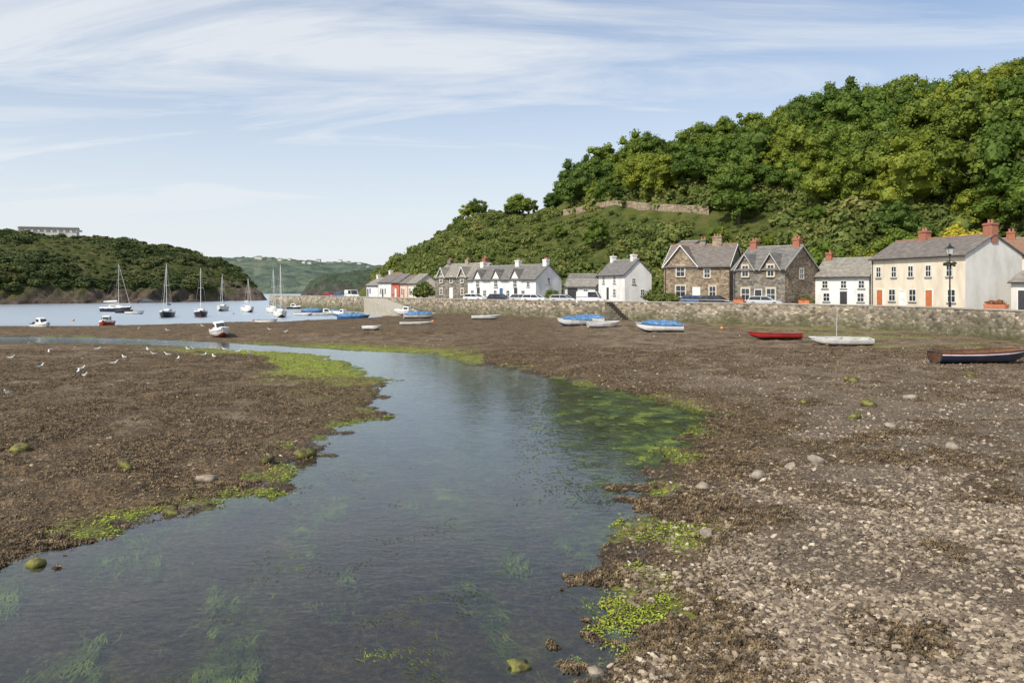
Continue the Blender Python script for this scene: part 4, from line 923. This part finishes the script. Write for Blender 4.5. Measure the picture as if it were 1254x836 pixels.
def t_green(X,Y):
    a=gget(algae,X,Y); w=gget(SR,X,Y); return np.where(w>-.3,a,0)*sstep(.38,.52,fbm(X,Y,1.1,3,97))
straps('green_weed','bright green weed along the water edge',60000,t_green,GWD,9,72,lz=.025,ln=(.02,.07),wd=(.005,.014))
def t_sub(X,Y):
    a=np.maximum(.7*gget(sub,X,Y),np.clip(gget(wb,X,Y),0,1)); return a*sstep(.46,.64,fbm(X*3.0+Y*.6,Y*.7,.9,5,99,.65))
straps('submerged_weed','green weed strands streaming under the shallow water',80000,t_sub,GSUB,9,60,lz=.02,ln=(.06,.28),wd=(.002,.006),mode='sub')
def t_float(X,Y):
    q=gget(wb,X,Y); w=gget(SR,X,Y)
    return np.clip(q,0,1)*(.06+.94*sstep(.44,.56,fbm(X*1.5,Y*.8,1.0,6,101,.7)))*(w<.1)
straps('floating_weed','dark green weed mats lying at the water surface',70000,t_float,GFL,18,48,lz=.012,ln=(.03,.12),wd=(.003,.010),mode='float',ur=(.0,.34))
def t_float2(X,Y):
    w=gget(SR,X,Y); return sstep(.59,.68,fbm(X*1.2,Y*.9,.6,4,103))*(w<-.2)*sstep(.46,.56,fbm(X,Y,2.6,4,104,.6))
straps('drifting_weed','small green weed wisps drifting on the river',12000,t_float2,GFL,9,40,lz=.012,ln=(.02,.09),wd=(.002,.007),mode='float')
# ------------------------------------------------------------------ light, sky, camera
w=bpy.data.worlds.new('World'); scene.world=w; w.use_nodes=True; nt=w.node_tree; bg=nt.nodes['Background']
sky=N(nt,'ShaderNodeTexSky',sky_type='NISHITA'); sky.sun_disc=False
EL=math.radians(48); AZ=math.radians(180+42)
sky.sun_elevation=EL; sky.sun_rotation=AZ; sky.air_density=1.0; sky.dust_density=.8; sky.ozone_density=1.3
tc=N(nt,'ShaderNodeTexCoord'); sx=N(nt,'ShaderNodeSeparateXYZ'); nt.links.new(tc.outputs['Generated'],sx.inputs[0])
zz=mth(nt,'ADD',mth(nt,'MAXIMUM',sx.outputs[2],0),.16)
cx=mth(nt,'DIVIDE',sx.outputs[0],zz); cy=mth(nt,'DIVIDE',sx.outputs[1],zz)
cb=N(nt,'ShaderNodeCombineXYZ'); nt.links.new(cx,cb.inputs[0]); nt.links.new(cy,cb.inputs[1])
mp=N(nt,'ShaderNodeMapping'); mp.inputs['Scale'].default_value=(.42,1.5,1); mp.inputs['Rotation'].default_value=(0,0,.4); mp.inputs['Location'].default_value=(3.4,1.7,0); nt.links.new(cb.outputs[0],mp.inputs[0])
n1=noise(nt,mp.outputs[0],1.3,9,.62,1.2); n2=noise(nt,mp.outputs[0],.45,3,.5)
f=mth(nt,'ADD',mth(nt,'MULTIPLY',n1,.75),mth(nt,'MULTIPLY',n2,.35))
f=mth(nt,'SUBTRACT',f,mth(nt,'MULTIPLY',sx.outputs[0],.14))
cr=ramp(nt,[(.36,(.06,.06,.06)),(.5,(.38,.38,.38)),(.66,(.86,.86,.86))]); nt.links.new(f,cr.inputs[0])
hz=mrange(nt,sx.outputs[2],0,.34,1.0,.10)
fc=mth(nt,'MAXIMUM',cr.outputs[0],hz)
skb=mixc(nt,1,sky.outputs[0],(.9,1.0,1.1),'MULTIPLY')
c=mixc(nt,fc,skb,(6.35,6.6,6.85))
nt.links.new(c,bg.inputs['Color']); bg.inputs['Strength'].default_value=.132
sl=bpy.data.lights.new('sun','SUN'); sl.energy=5.0; sl.angle=math.radians(.5); sl.color=(1,.93,.82)
so=link(bpy.data.objects.new('sun',sl)); dv=Vector((math.sin(AZ)*math.cos(EL),math.cos(AZ)*math.cos(EL),math.sin(EL)))
so.rotation_euler=dv.to_track_quat('Z','Y').to_euler(); so.location=(0,-20,60)
cam=bpy.data.cameras.new('camera'); cam.lens=28; cam.sensor_width=36; cam.shift_y=-66/1254; cam.clip_end=9000; cam.clip_start=.1
co=link(bpy.data.objects.new('camera',cam)); co.location=(0,0,EYE); co.rotation_euler=(math.pi/2,0,0); scene.camera=co
